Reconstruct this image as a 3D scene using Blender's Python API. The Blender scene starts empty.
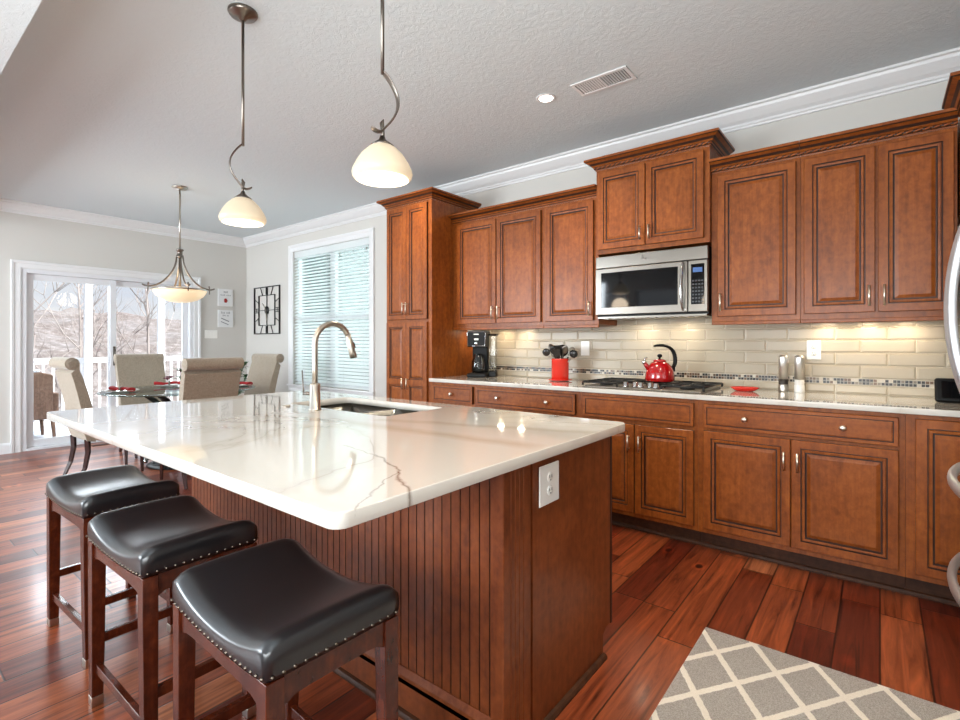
import bpy, bmesh, math, random
from mathutils import Vector, Matrix
random.seed(7)
SC = bpy.context.scene
COL = SC.collection
PI = math.pi

# ------------------------------------------------------------------ camera, world, lights, exposure
cam = bpy.data.cameras.new('camera')
cam.sensor_width = 36.0
cam.lens = 36.0 * 502.0 / 960.0
cam.shift_y = -17.6 / 960.0
cam.clip_start = 0.02
cam.clip_end = 600
cam_o = bpy.data.objects.new('camera', cam)
cam_o.location = (0, 0, 1.22)
cam_o.rotation_euler = (PI / 2, 0, math.radians(38.55))
COL.objects.link(cam_o)
SC.camera = cam_o

SC.view_settings.view_transform = 'Standard'
SC.view_settings.look = 'None'
SC.view_settings.exposure = 0.08
SC.view_settings.gamma = 1.0
SC.cycles.use_denoising = True
SC.cycles.max_bounces = 10
SC.cycles.diffuse_bounces = 5
SC.cycles.glossy_bounces = 5
SC.cycles.transmission_bounces = 8
SC.cycles.transparent_max_bounces = 12
SC.cycles.sample_clamp_indirect = 6.0
SC.cycles.blur_glossy = 0.5


def srgb(r, g, b, a=1.0):
    def f(c):
        c = c / 255.0
        return c / 12.92 if c <= 0.04045 else ((c + 0.055) / 1.055) ** 2.4
    return (f(r), f(g), f(b), a)


world = bpy.data.worlds.new('sky')
SC.world = world
world.use_nodes = True
nt = world.node_tree
for n in list(nt.nodes):
    nt.nodes.remove(n)
wo = nt.nodes.new('ShaderNodeOutputWorld')
wb = nt.nodes.new('ShaderNodeBackground')
wt = nt.nodes.new('ShaderNodeTexCoord')
ws = nt.nodes.new('ShaderNodeSeparateXYZ')
wr = nt.nodes.new('ShaderNodeValToRGB')
wn = nt.nodes.new('ShaderNodeTexNoise')
wm = nt.nodes.new('ShaderNodeMix'); wm.data_type = 'RGBA'
wmap = nt.nodes.new('ShaderNodeMapping')
wcr = nt.nodes.new('ShaderNodeValToRGB')
nt.links.new(wt.outputs['Generated'], ws.inputs[0])
nt.links.new(ws.outputs['Z'], wr.inputs[0])
wr.color_ramp.elements[0].position = 0.0
wr.color_ramp.elements[0].color = srgb(238, 243, 250)
wr.color_ramp.elements[1].position = 0.35
wr.color_ramp.elements[1].color = srgb(178, 206, 240)
wmap.inputs['Scale'].default_value = (3, 3, 14)
nt.links.new(wt.outputs['Generated'], wmap.inputs[0])
nt.links.new(wmap.outputs[0], wn.inputs[0])
wn.inputs['Scale'].default_value = 1.6
wn.inputs['Detail'].default_value = 6
nt.links.new(wn.outputs['Fac'], wcr.inputs[0])
wcr.color_ramp.elements[0].position = 0.42
wcr.color_ramp.elements[1].position = 0.62
nt.links.new(wcr.outputs[0], wm.inputs['Factor'])
nt.links.new(wr.outputs[0], wm.inputs['A'])
wm.inputs['B'].default_value = srgb(244, 247, 251)
nt.links.new(wm.outputs['Result'], wb.inputs['Color'])
wb.inputs['Strength'].default_value = 0.9
nt.links.new(wb.outputs[0], wo.inputs[0])


def area(name, loc, size, power, color=(1, 1, 1), rot=(0, 0, 0), sizey=None, spread=None):
    l = bpy.data.lights.new(name, 'AREA')
    l.energy = power
    l.color = color
    l.size = size
    if sizey:
        l.shape = 'RECTANGLE'; l.size_y = sizey
    if spread:
        l.spread = spread
    o = bpy.data.objects.new(name, l)
    o.location = loc; o.rotation_euler = rot
    COL.objects.link(o)
    return o


def spot(name, loc, power, color, angle=110, blend=0.6, radius=0.05, rot=(0, 0, 0)):
    l = bpy.data.lights.new(name, 'SPOT')
    l.energy = power; l.color = color
    l.spot_size = math.radians(angle); l.spot_blend = blend
    l.shadow_soft_size = radius
    o = bpy.data.objects.new(name, l)
    o.location = loc; o.rotation_euler = rot
    COL.objects.link(o)
    return o


WARM = (1.0, 0.80, 0.58)
DAY = (0.84, 0.93, 1.0)
# winter sun from behind the house: lights the snowy deck and the hillside only
sun = bpy.data.lights.new('sun', 'SUN'); sun.energy = 10; sun.color = (1.0, 0.97, 0.92); sun.angle = 0.02
sun_o = bpy.data.objects.new('sun', sun); sun_o.rotation_euler = (math.radians(-18), math.radians(38), 0); COL.objects.link(sun_o)
# daylight over the deck coming down through the sliding door (above its opening, outside)
area('daylight_over_deck', (-8.6, 2.1, 3.2), 2.6, 430, DAY, (0, math.radians(-52), 0), 1.6)
# daylight outside the blind-covered window
area('daylight_outside_window', (-5.4, 4.7, 2.0), 2.4, 95, DAY, (math.radians(-78), 0, 0), 2.4)
# added fill lamp behind the camera, standing in for living-room daylight
area('fill_living_room', (-0.4, -3.0, 1.5), 2.6, 38, (0.94, 0.97, 1.0), (math.radians(86), 0, 0), 1.9)
# second added fill lamp on the stool side, brightens the dining end
area('fill_left', (-5.6, -2.8, 1.6), 2.4, 290, DAY, (math.radians(98), 0, math.radians(-4)), 1.7)
# fill lamp added behind the camera, tilted up to brighten the ceiling
area('fill_ceiling', (-0.6, -1.0, 1.45), 1.6, 84, (0.90, 0.97, 1.0), (math.radians(128), 0, math.radians(28)), 1.2)
# recessed ceiling cans
for k, (x, y) in enumerate([(-1.657, 2.751), (-0.3, 2.0), (-3.1, 2.75), (-0.3, 0.9)]):
    spot('recessed_can_light', (x, y, 2.755), 58, (1.0, 0.84, 0.64), 125, 0.8, 0.05)
# under-cabinet lights
for (x, y, w, p) in [(-2.66, 3.64, 0.05, .6), (-2.44, 3.64, 0.05, .6), (-2.90, 3.62, 0.05, 0.8), (-0.25, 3.64, 0.05, .7), (-0.05, 3.64, 0.05, .7), (.12, 3.64, 0.05, .6)]:
    area('undercabinet_light', (x, y, 1.338), w, p, (1.0, 0.84, 0.60), (0, 0, 0), 0.04)
for x in (-1.36, -1.08):
    area('cooktop_light', (x, 3.60, 1.375), 0.05, .75, (1.0, 0.86, 0.64), (0, 0, 0), 0.05)

# ------------------------------------------------------------------ mesh builder
class MB:
    def __init__(self):
        self.bm = bmesh.new()

    def face(self, vs, mi=0, smooth=False):
        try:
            f = self.bm.faces.new(vs)
            f.material_index = mi
            f.smooth = smooth
            return f
        except ValueError:
            return None

    def box(self, x0, x1, y0, y1, z0, z1, mi=0, M=None, skip=''):
        P = [Vector(p) for p in ((x0, y0, z0), (x1, y0, z0), (x1, y1, z0), (x0, y1, z0), (x0, y0, z1), (x1, y0, z1), (x1, y1, z1), (x0, y1, z1))]
        if M is not None:
            P = [M @ p for p in P]
        v = [self.bm.verts.new(p) for p in P]
        for key, idx in (('b', (0, 3, 2, 1)), ('t', (4, 5, 6, 7)), ('f', (0, 1, 5, 4)), ('r', (1, 2, 6, 5)), ('k', (2, 3, 7, 6)), ('l', (3, 0, 4, 7))):
            if key in skip:
                continue
            self.face([v[i] for i in idx], mi)
        return self

    def tube(self, pts, r, n=10, mi=0, cap=True, flat=None, smooth=True):
        """round (or, with flat=(a,b), elliptical/strap) section swept along pts; r scalar or list"""
        pts = [Vector(p) for p in pts]
        rings = []
        up = Vector((0, 0, 1))
        prevn = None
        for i, p in enumerate(pts):
            if i == 0:
                t = pts[1] - pts[0]
            elif i == len(pts) - 1:
                t = pts[-1] - pts[-2]
            else:
                t = pts[i + 1] - pts[i - 1]
            t.normalize()
            if prevn is None:
                ref = up if abs(t.dot(up)) < 0.95 else Vector((1, 0, 0))
                nrm = (ref - t * ref.dot(t)).normalized()
            else:
                nrm = (prevn - t * prevn.dot(t)).normalized()
            prevn = nrm
            bn = t.cross(nrm)
            rr = r[i] if isinstance(r, (list, tuple)) else r
            fa, fb = flat if flat else (1, 1)
            ring = []
            for k in range(n):
                a = 2 * PI * k / n
                ring.append(self.bm.verts.new(p + nrm * math.cos(a) * rr * fa + bn * math.sin(a) * rr * fb))
            rings.append(ring)
        for i in range(len(rings) - 1):
            for k in range(n):
                self.face([rings[i][k], rings[i][(k + 1) % n], rings[i + 1][(k + 1) % n], rings[i + 1][k]], mi, smooth)
        if cap:
            self.face(list(reversed(rings[0])), mi)
            self.face(rings[-1], mi)
        return self

    def lathe(self, prof, c=(0, 0, 0), n=24, mi=0, M=None, smooth=True, closed=False):
        """prof: list of (r, z)"""
        c = Vector(c)
        rings = []
        for (r, z) in prof:
            if r < 1e-6:
                p = Vector((0, 0, z))
                if M is not None:
                    p = M @ p
                rings.append([self.bm.verts.new(c + p)])
            else:
                ring = []
                for k in range(n):
                    a = 2 * PI * k / n
                    p = Vector((r * math.cos(a), r * math.sin(a), z))
                    if M is not None:
                        p = M @ p
                    ring.append(self.bm.verts.new(c + p))
                rings.append(ring)
        L = len(rings)
        for i in range(L if closed else L - 1):
            A, B = rings[i], rings[(i + 1) % L]
            if len(A) == 1 and len(B) == 1:
                continue
            for k in range(n):
                k2 = (k + 1) % n
                if len(A) == 1:
                    self.face([A[0], B[k2], B[k]], mi, smooth)
                elif len(B) == 1:
                    self.face([A[k], A[k2], B[0]], mi, smooth)
                else:
                    self.face([A[k], A[k2], B[k2], B[k]], mi, smooth)
        return self

    def prism(self, poly, axis, a0, a1, mi=0, M=None, smooth=False):
        """poly in the two remaining axes (cyclic order), extruded on axis from a0 to a1"""
        def pt(u, v, a):
            p = {'x': (a, u, v), 'y': (u, a, v), 'z': (u, v, a)}[axis]
            p = Vector(p)
            return M @ p if M is not None else p
        A = [self.bm.verts.new(pt(u, v, a0)) for u, v in poly]
        B = [self.bm.verts.new(pt(u, v, a1)) for u, v in poly]
        n = len(poly)
        for i in range(n):
            self.face([A[i], A[(i + 1) % n], B[(i + 1) % n], B[i]], mi, smooth)
        self.face(list(reversed(A)), mi)
        self.face(B, mi)
        return self

    def panel(self, x0, x1, z0, z1, yf, rings, M=None):
        """concentric rectangle relief facing -Y. rings: (inset, depth, mi) ; mi is the material of the strip that ends here"""
        prev = None
        for (d, h, mi) in rings:
            P = [Vector(p) for p in ((x0 + d, yf + h, z0 + d), (x1 - d, yf + h, z0 + d), (x1 - d, yf + h, z1 - d), (x0 + d, yf + h, z1 - d))]
            if M is not None:
                P = [M @ p for p in P]
            cur = [self.bm.verts.new(p) for p in P]
            if prev:
                for k in range(4):
                    self.face([prev[k], prev[(k + 1) % 4], cur[(k + 1) % 4], cur[k]], mi)
            else:
                self.face([cur[3], cur[2], cur[1], cur[0]], mi)
            prev = cur
        self.face(prev, 0)
        return self

    def sphere(self, c, r, n=12, mi=0, s=(1, 1, 1)):
        m = Matrix.Translation(Vector(c)) @ Matrix.Diagonal((r * s[0], r * s[1], r * s[2], 1))
        res = bmesh.ops.create_uvsphere(self.bm, u_segments=n, v_segments=max(6, n // 2 + 2), radius=1, matrix=m)
        for v in res['verts']:
            for f in v.link_faces:
                f.material_index = mi; f.smooth = True
        return self

    def build(self, name, mats, parent=None, bevel=None, seg=2, norm=True, angle=40, subsurf=0):
        if norm:
            bmesh.ops.recalc_face_normals(self.bm, faces=self.bm.faces)
        me = bpy.data.meshes.new(name)
        self.bm.to_mesh(me); self.bm.free()
        if not isinstance(mats, (list, tuple)):
            mats = [mats]
        for m in mats:
            me.materials.append(m)
        o = bpy.data.objects.new(name, me)
        COL.objects.link(o)
        if parent is not None:
            o.parent = parent
        if bevel:
            b = o.modifiers.new('bevel', 'BEVEL')
            b.width = bevel; b.segments = seg; b.limit_method = 'ANGLE'; b.angle_limit = math.radians(angle)
            b.harden_normals = False
            for p in me.polygons:
                p.use_smooth = True
            try:
                me.shade_auto_smooth = True
            except Exception:
                pass
            w = o.modifiers.new('wn', 'WEIGHTED_NORMAL'); w.keep_sharp = True
        if subsurf:
            s = o.modifiers.new('sub', 'SUBSURF'); s.levels = subsurf; s.render_levels = subsurf
        return o


def tag(o, label=None, cat=None, group=None, kind=None):
    if label: o['label'] = label
    if cat: o['category'] = cat
    if group: o['group'] = group
    if kind: o['kind'] = kind
    return o


def thing(name, label, cat, loc=(0, 0, 0), rz=0, group=None, kind=None):
    o = bpy.data.objects.new(name, None)
    o.empty_display_size = 0.1
    o.location = loc; o.rotation_euler = (0, 0, rz)
    COL.objects.link(o)
    return tag(o, label, cat, group, kind)


def dup(o, parent=None):
    c = o.copy(); COL.objects.link(c)
    if parent is not None:
        c.parent = parent
    for ch in list(o.children):
        dup(ch, c)
    return c


def arc(c, r, a0, a1, n, ax='xz'):
    out = []
    for i in range(n + 1):
        a = math.radians(a0 + (a1 - a0) * i / n)
        if ax == 'xz': out.append((c[0] + r * math.cos(a), c[1], c[2] + r * math.sin(a)))
        elif ax == 'yz': out.append((c[0], c[1] + r * math.cos(a), c[2] + r * math.sin(a)))
        else: out.append((c[0] + r * math.cos(a), c[1] + r * math.sin(a), c[2]))
    return out

# ------------------------------------------------------------------ materials
class NT:
    def __init__(self, name):
        self.m = bpy.data.materials.new(name)
        self.m.use_nodes = True
        self.t = self.m.node_tree
        self.b = self.t.nodes['Principled BSDF']

    def n(self, typ, **kw):
        nd = self.t.nodes.new(typ)
        for k, v in kw.items():
            if hasattr(nd, k):
                setattr(nd, k, v)
            else:
                nd.inputs[k].default_value = v
        return nd

    def l(self, a, b):
        self.t.links.new(a, b)

    def set(self, **kw):
        for k, v in kw.items():
            self.b.inputs[k.replace('_', ' ')].default_value = v
        return self

    def ramp(self, src, stops, interp='LINEAR'):
        r = self.t.nodes.new('ShaderNodeValToRGB')
        r.color_ramp.interpolation = interp
        els = r.color_ramp.elements
        while len(els) > 1:
            els.remove(els[-1])
        els[0].position = stops[0][0]; els[0].color = stops[0][1]
        for p, c in stops[1:]:
            e = els.new(p); e.color = c
        self.l(src, r.inputs[0])
        return r.outputs[0]

    def math(self, op, a, b=None, c=None):
        nd = self.t.nodes.new('ShaderNodeMath'); nd.operation = op
        for i, v in enumerate((a, b, c)):
            if v is None: continue
            if isinstance(v, (int, float)):
                nd.inputs[i].default_value = v
            else:
                self.l(v, nd.inputs[i])
        return nd.outputs[0]

    def mix(self, f, a, b, blend='MIX'):
        nd = self.t.nodes.new('ShaderNodeMix'); nd.data_type = 'RGBA'; nd.blend_type = blend
        for key, v in (('Factor', f), ('A', a), ('B', b)):
            if isinstance(v, (int, float)):
                nd.inputs[key].default_value = v
            elif isinstance(v, tuple):
                nd.inputs[key].default_value = v
            else:
                self.l(v, nd.inputs[key])
        return nd.outputs['Result']

    def coords(self, scale=(1, 1, 1), kind='Object', rnd=False, loc=(0, 0, 0)):
        tc = self.t.nodes.new('ShaderNodeTexCoord')
        mp = self.t.nodes.new('ShaderNodeMapping')
        mp.inputs['Scale'].default_value = scale
        mp.inputs['Location'].default_value = loc
        self.l(tc.outputs[kind], mp.inputs[0])
        if rnd:
            oi = self.t.nodes.new('ShaderNodeObjectInfo')
            k = self.math('MULTIPLY', oi.outputs['Random'], 37.0)
            cb = self.t.nodes.new('ShaderNodeCombineXYZ')
            self.l(k, cb.inputs[0]); self.l(k, cb.inputs[1]); self.l(k, cb.inputs[2])
            self.l(cb.outputs[0], mp.inputs['Location'])
        return mp.outputs[0]

    def noise(self, vec, scale, detail=3, rough=0.5, dist=0.0):
        nd = self.t.nodes.new('ShaderNodeTexNoise')
        nd.inputs['Scale'].default_value = scale
        nd.inputs['Detail'].default_value = detail
        nd.inputs['Roughness'].default_value = rough
        nd.inputs['Distortion'].default_value = dist
        self.l(vec, nd.inputs['Vector'])
        return nd.outputs['Fac']

    def bump(self, h, strength=0.2, dist=0.01):
        nd = self.t.nodes.new('ShaderNodeBump')
        nd.inputs['Strength'].default_value = strength
        nd.inputs['Distance'].default_value = dist
        self.l(h, nd.inputs['Height'])
        self.l(nd.outputs[0], self.b.inputs['Normal'])

    def color(self, out):
        self.l(out, self.b.inputs['Base Color'])


def flat(name, col, rough=0.5, metal=0.0, **kw):
    m = NT(name)
    m.set(Base_Color=col, Roughness=rough, Metallic=metal)
    for k, v in kw.items():
        m.b.inputs[k.replace('_', ' ')].default_value = v
    return m.m


def wood(name, dark, mid, light, rough=0.38, axis='z', coat=0.08, fine=1.0):
    m = NT(name)
    sc = {'z': (26, 26, 2.0), 'x': (2.0, 26, 26), 'y': (26, 2.0, 26)}[axis]
    v = m.coords(sc, rnd=True)
    g = m.noise(v, 1.6 * fine, 6, 0.6, 0.5)
    v2 = m.coords((3.0, 3.0, 2.0), rnd=True)
    blot = m.noise(v2, 1.8, 3, 0.5, 0.3)
    b2 = m.noise(m.coords((18.0, 18.0, 14.0), rnd=True), 2.0, 4, 0.6, 0.2)
    c1 = m.ramp(m.math('ADD', m.math('MULTIPLY', g, 0.45), m.math('MULTIPLY', b2, 0.55)), [(0.32, dark), (0.50, mid), (0.70, light)])
    c2 = m.ramp(blot, [(0.3, (0.84, 0.80, 0.78, 1)), (0.65, (1.08, 1.08, 1.06, 1))])
    m.color(m.mix(1.0, c1, c2, 'MULTIPLY'))
    m.set(Roughness=rough, Coat_Weight=coat, Coat_Roughness=0.18, Specular_IOR_Level=0.3)
    m.bump(g, 0.03, 0.002)
    return m.m


M = {}
M['cherry'] = wood('cherry_wood', srgb(112, 54, 17), srgb(140, 74, 26), srgb(164, 92, 36))
M['cherry_h'] = wood('cherry_wood_horizontal', srgb(112, 54, 17), srgb(140, 74, 26), srgb(164, 92, 36), axis='x')
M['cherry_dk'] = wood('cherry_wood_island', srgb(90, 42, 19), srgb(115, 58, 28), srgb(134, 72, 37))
M['glaze'] = flat('dark_glaze', srgb(48, 22, 12), 0.45)
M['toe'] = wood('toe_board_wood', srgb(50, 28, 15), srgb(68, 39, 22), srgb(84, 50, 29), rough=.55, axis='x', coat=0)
M['stoolwood'] = wood('stool_wood', srgb(50, 18, 8), srgb(74, 28, 13), srgb(104, 44, 20), 0.25, coat=0.4)
M['chairwood'] = wood('espresso_wood', srgb(38, 18, 14), srgb(50, 25, 19), srgb(64, 33, 24), 0.25)
M['white_paint'] = flat('white_trim_paint', srgb(226, 226, 226), 0.35)
M['vinyl'] = flat('white_vinyl', srgb(222, 223, 226), 0.3)
M['nickel'] = flat('brushed_nickel', srgb(190, 183, 173), 0.28, 1.0)
M['pull'] = flat('satin_pull_metal', srgb(226, 216, 200), 0.3, 1.0)
M['nickel_dk'] = flat('dark_brushed_nickel', srgb(128, 120, 112), 0.3, 1.0)
M['chrome'] = flat('chrome', srgb(215, 215, 215), 0.1, 1.0)
M['black_iron'] = flat('black_iron', srgb(26, 25, 25), 0.45, 0.2)
M['black_plastic'] = flat('black_plastic', srgb(10, 10, 11), 0.45, Specular_IOR_Level=0.22)
M['dark_nylon'] = flat('dark_nylon', srgb(34, 32, 31), 0.25)
M['black_glass'] = flat('black_glass', srgb(10, 12, 15), 0.05)
M['plastic_white'] = flat('white_plastic', srgb(238, 236, 230), 0.3)
M['slot'] = flat('socket_slot', srgb(40, 38, 36), 0.5)
M['red_enamel'] = flat('red_enamel', srgb(168, 12, 16), 0.12, 0.0, Coat_Weight=0.8)
M['red_ceramic'] = flat('red_ceramic', srgb(214, 42, 26), 0.25, 0.0, Coat_Weight=0.4)
M['porcelain'] = flat('porcelain', srgb(235, 233, 228), 0.15)
M['napkin'] = flat('red_cloth', srgb(160, 22, 28), 0.8)
M['leaf'] = flat('leaf_green', srgb(52, 92, 50), 0.5)
M['petal'] = flat('plum_petal', srgb(120, 52, 72), 0.6)


def steel(name, col, rough, axis=0):
    m = NT(name)
    sc = [3, 3, 3]; sc[axis] = 3
    sc = [260 if i != axis else 2 for i in range(3)]
    g = m.noise(m.coords(tuple(sc)), 1.0, 2)
    m.set(Base_Color=col, Metallic=1.0, Roughness=rough)
    rr = m.math('MULTIPLY_ADD', g, 0.12, rough - 0.06)
    m.l(rr, m.b.inputs['Roughness'])
    return m.m


M['steel'] = steel('stainless_steel', srgb(132, 127, 120), 0.34)
M['steel_v'] = steel('stainless_steel_vertical', srgb(218, 216, 212), 0.36, 2)
M['handle_steel'] = flat('satin_handle_steel', srgb(206, 209, 214), 0.42, 0.85)
M['sinksteel'] = flat('sink_steel', srgb(150, 148, 142), 0.22, 1.0)


def wallpaint(name, col, bump=0.05, scale=300, rough=0.9):
    m = NT(name)
    v = m.coords((1, 1, 1))
    g = m.noise(v, scale, 3, 0.6)
    m.set(Base_Color=col, Roughness=rough)
    m.bump(g, bump, 0.003)
    return m.m


M['wall'] = wallpaint('greige_wall_paint', srgb(205, 202, 196))
def ceil_mat():
    m = NT('textured_ceiling_paint')
    v = m.coords((1, 1, 1))
    g = m.noise(v, 26, 4, 0.65, 1.2)
    h = m.ramp(g, [(0.42, (0, 0, 0, 1)), (0.60, (1, 1, 1, 1))])
    m.set(Base_Color=srgb(213, 221, 224), Roughness=0.95)
    m.bump(h, 0.22, 0.004)
    return m.m
M['ceiling'] = ceil_mat()


def floor_mat():
    m = NT('exotic_hardwood_planks')
    W, L = 0.145, 1.05
    tc = m.n('ShaderNodeTexCoord')
    sp = m.n('ShaderNodeSeparateXYZ')
    m.l(tc.outputs['Object'], sp.inputs[0])
    xs = m.math('DIVIDE', sp.outputs['X'], W)
    ix = m.math('FLOOR', xs)
    fx = m.math('FRACT', xs)
    wn = m.n('ShaderNodeTexWhiteNoise', noise_dimensions='1D')
    m.l(ix, wn.inputs['W'])
    ys = m.math('ADD', m.math('DIVIDE', sp.outputs['Y'], L), m.math('MULTIPLY', wn.outputs['Value'], 7.3))
    iy = m.math('FLOOR', ys)
    fy = m.math('FRACT', ys)
    cb = m.n('ShaderNodeCombineXYZ')
    m.l(ix, cb.inputs[0]); m.l(iy, cb.inputs[1])
    wn2 = m.n('ShaderNodeTexWhiteNoise', noise_dimensions='3D')
    m.l(cb.outputs[0], wn2.inputs['Vector'])
    base = m.ramp(wn2.outputs['Value'], [(0.0, srgb(84, 28, 15)), (0.2, srgb(106, 41, 22)), (0.45, srgb(126, 57, 31)), (0.7, srgb(146, 72, 40)), (0.9, srgb(162, 90, 54)), (1.0, srgb(180, 110, 72))])
    # grain, offset per board
    mp = m.n('ShaderNodeMapping')
    mp.inputs['Scale'].default_value = (26, 1.6, 1)
    sc2 = m.n('ShaderNodeVectorMath', operation='SCALE'); sc2.inputs['Scale'].default_value = 13.7
    m.l(wn2.outputs['Color'], sc2.inputs[0])
    m.l(tc.outputs['Object'], mp.inputs[0]); m.l(sc2.outputs[0], mp.inputs['Location'])
    g = m.noise(mp.outputs[0], 1.3, 6, 0.62, 0.9)
    gc = m.ramp(g, [(0.32, (0.30, 0.22, 0.18, 1)), (0.45, (0.78, 0.72, 0.68, 1)), (0.55, (1.0, 1.0, 1.0, 1)), (0.68, (1.5, 1.45, 1.35, 1))])
    c = m.mix(1.0, base, gc, 'MULTIPLY')
    # knots
    vo = m.n('ShaderNodeTexVoronoi'); vo.inputs['Scale'].default_value = 1.0
    mp2 = m.n('ShaderNodeMapping'); mp2.inputs['Scale'].default_value = (4.4, 2.6, 1)
    m.l(tc.outputs['Object'], mp2.inputs[0]); m.l(mp2.outputs[0], vo.inputs['Vector'])
    kn = m.ramp(vo.outputs['Distance'], [(0.045, (0.10, 0.05, 0.04, 1)), (0.075, (0.60, 0.45, 0.40, 1)), (0.09, (1.7, 1.5, 1.3, 1)), (0.17, (1, 1, 1, 1))])
    c = m.mix(1.0, c, kn, 'MULTIPLY')
    # seams
    ex = m.math('MINIMUM', fx, m.math('SUBTRACT', 1.0, fx))
    ey = m.math('MULTIPLY', m.math('MINIMUM', fy, m.math('SUBTRACT', 1.0, fy)), L / W)
    e = m.math('MINIMUM', ex, ey)
    seam = m.ramp(e, [(0.012, (0.12, 0.08, 0.07, 1)), (0.030, (1, 1, 1, 1))])
    c = m.mix(1.0, c, seam, 'MULTIPLY')
    m.color(c)
    hb = m.ramp(e, [(0.0, (0, 0, 0, 1)), (0.03, (1, 1, 1, 1))])
    wav = m.noise(m.coords((7, 3, 1)), 1.5, 3)
    hh = m.math('ADD', m.math('MULTIPLY', hb, 0.55), m.math('ADD', m.math('MULTIPLY', wav, 1.3), m.math('MULTIPLY', g, 0.15)))
    m.set(Roughness=0.32, Coat_Weight=0.2, Coat_Roughness=0.14)
    m.bump(hh, 0.28, 0.004)
    return m.m


M['floor'] = floor_mat()


def quartz(name, scale=1.0, off=(0, 0, 0), veins=()):
    m = NT(name)
    v = m.coords((0.9 * scale, 1.25 * scale, 1), loc=off)
    n1 = m.noise(v, 0.85, 5, 0.55, 1.1)
    d1 = m.math('ABSOLUTE', m.math('SUBTRACT', n1, 0.5))
    thin = m.ramp(d1, [(0.0, (1, 1, 1, 1)), (0.0045, (0, 0, 0, 1))])
    wide = m.ramp(d1, [(0.0, (1, 1, 1, 1)), (0.05, (0, 0, 0, 1))])
    gate = m.ramp(m.noise(m.coords((1, 1, 1), loc=(3.1, 1.7, 0)), 1.4, 2), [(0.45, (0, 0, 0, 1)), (0.6, (1, 1, 1, 1))])
    base = srgb(209, 205, 197)
    cc = m.mix(m.math('MULTIPLY', wide, 0.30), base, srgb(176, 164, 148))
    cc = m.mix(m.math('MULTIPLY', thin, m.math('MULTIPLY_ADD', gate, 0.42, 0.05)), cc, srgb(118, 104, 90))
    if veins:
        tc = m.n('ShaderNodeTexCoord')
        nz = m.n('ShaderNodeTexNoise'); nz.inputs['Scale'].default_value = 9; nz.inputs['Detail'].default_value = 5
        m.l(tc.outputs['Object'], nz.inputs['Vector'])
        va = m.n('ShaderNodeVectorMath', operation='SCALE'); va.inputs['Scale'].default_value = 0.07
        m.l(nz.outputs['Color'], va.inputs[0])
        vb = m.n('ShaderNodeVectorMath', operation='ADD'); m.l(tc.outputs['Object'], vb.inputs[0]); m.l(va.outputs[0], vb.inputs[1])
        sp = m.n('ShaderNodeSeparateXYZ'); m.l(vb.outputs[0], sp.inputs[0])
        X, Y = sp.outputs['X'], sp.outputs['Y']
        for (ax, ay, bx, by, w_, col, amt) in veins:
            ax, ay, bx, by = ax + .035, ay + .035, bx + .035, by + .035
            L2 = (bx - ax) ** 2 + (by - ay) ** 2
            px = m.math('SUBTRACT', X, ax); py = m.math('SUBTRACT', Y, ay)
            tt = m.math('DIVIDE', m.math('ADD', m.math('MULTIPLY', px, bx - ax), m.math('MULTIPLY', py, by - ay)), L2)
            nd = m.t.nodes.new('ShaderNodeClamp'); m.l(tt, nd.inputs[0]); tt = nd.outputs[0]
            dx = m.math('SUBTRACT', px, m.math('MULTIPLY', tt, bx - ax)); dy = m.math('SUBTRACT', py, m.math('MULTIPLY', tt, by - ay))
            dist = m.math('SQRT', m.math('ADD', m.math('MULTIPLY', dx, dx), m.math('MULTIPLY', dy, dy)))
            f_ = m.ramp(dist, [(0.0, (1, 1, 1, 1)), (w_, (0, 0, 0, 1))])
            cc = m.mix(m.math('MULTIPLY', f_, amt), cc, col)
    m.color(cc)
    m.set(Roughness=0.07, Coat_Weight=0.6, Coat_Roughness=0.03)
    return m.m


VC, VB = srgb(112, 96, 82), srgb(176, 160, 140)
M['quartz'] = quartz('island_quartz', 1.0, (0.35, 0.2, 0), [
    (-1.12, .93, -.924, .834, .006, VC, .75), (-.924, .834, -.769, .73, .006, VC, .85), (-.924, .834, -.78, .60, .004, VC, .6), (-1.30, .96, -1.12, .93, .004, VC, .5),
    (-2.9, .95, -1.75, 1.22, .05, VB, .55), (-1.75, 1.22, -.85, 1.30, .06, VB, .55), (-1.6, 1.36, -.80, 1.62, .045, VB, .45), (-2.2, .80, -1.75, 1.22, .03, VB, .45)])
M['quartz2'] = quartz('perimeter_quartz', 1.6, (2.0, 5.0, 0))


def leather():
    m = NT('black_leather')
    v = m.coords((1, 1, 1))
    vo = m.n('ShaderNodeTexVoronoi'); vo.inputs['Scale'].default_value = 420
    m.l(v, vo.inputs['Vector'])
    n2 = m.noise(v, 9, 3)
    m.set(Base_Color=srgb(27, 26, 28), Roughness=0.28, Specular_IOR_Level=0.75)
    return m.m


M['leather'] = leather()


def fabric(name, a, b, scale=260):
    m = NT(name)
    v = m.coords((1, 1, 1))
    n1 = m.noise(v, scale, 2, 0.7)
    n2 = m.noise(m.coords((1, 1, 1)), 6, 3)
    c = m.ramp(n1, [(0.35, a), (0.65, b)])
    c = m.mix(m.math('MULTIPLY', n2, 0.25), c, a)
    m.color(c)
    m.set(Roughness=0.95, Sheen_Weight=0.3)
    m.bump(n1, 0.3, 0.002)
    return m.m


M['linen'] = fabric('beige_linen', srgb(134, 121, 104), srgb(178, 165, 147), 150)


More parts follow.
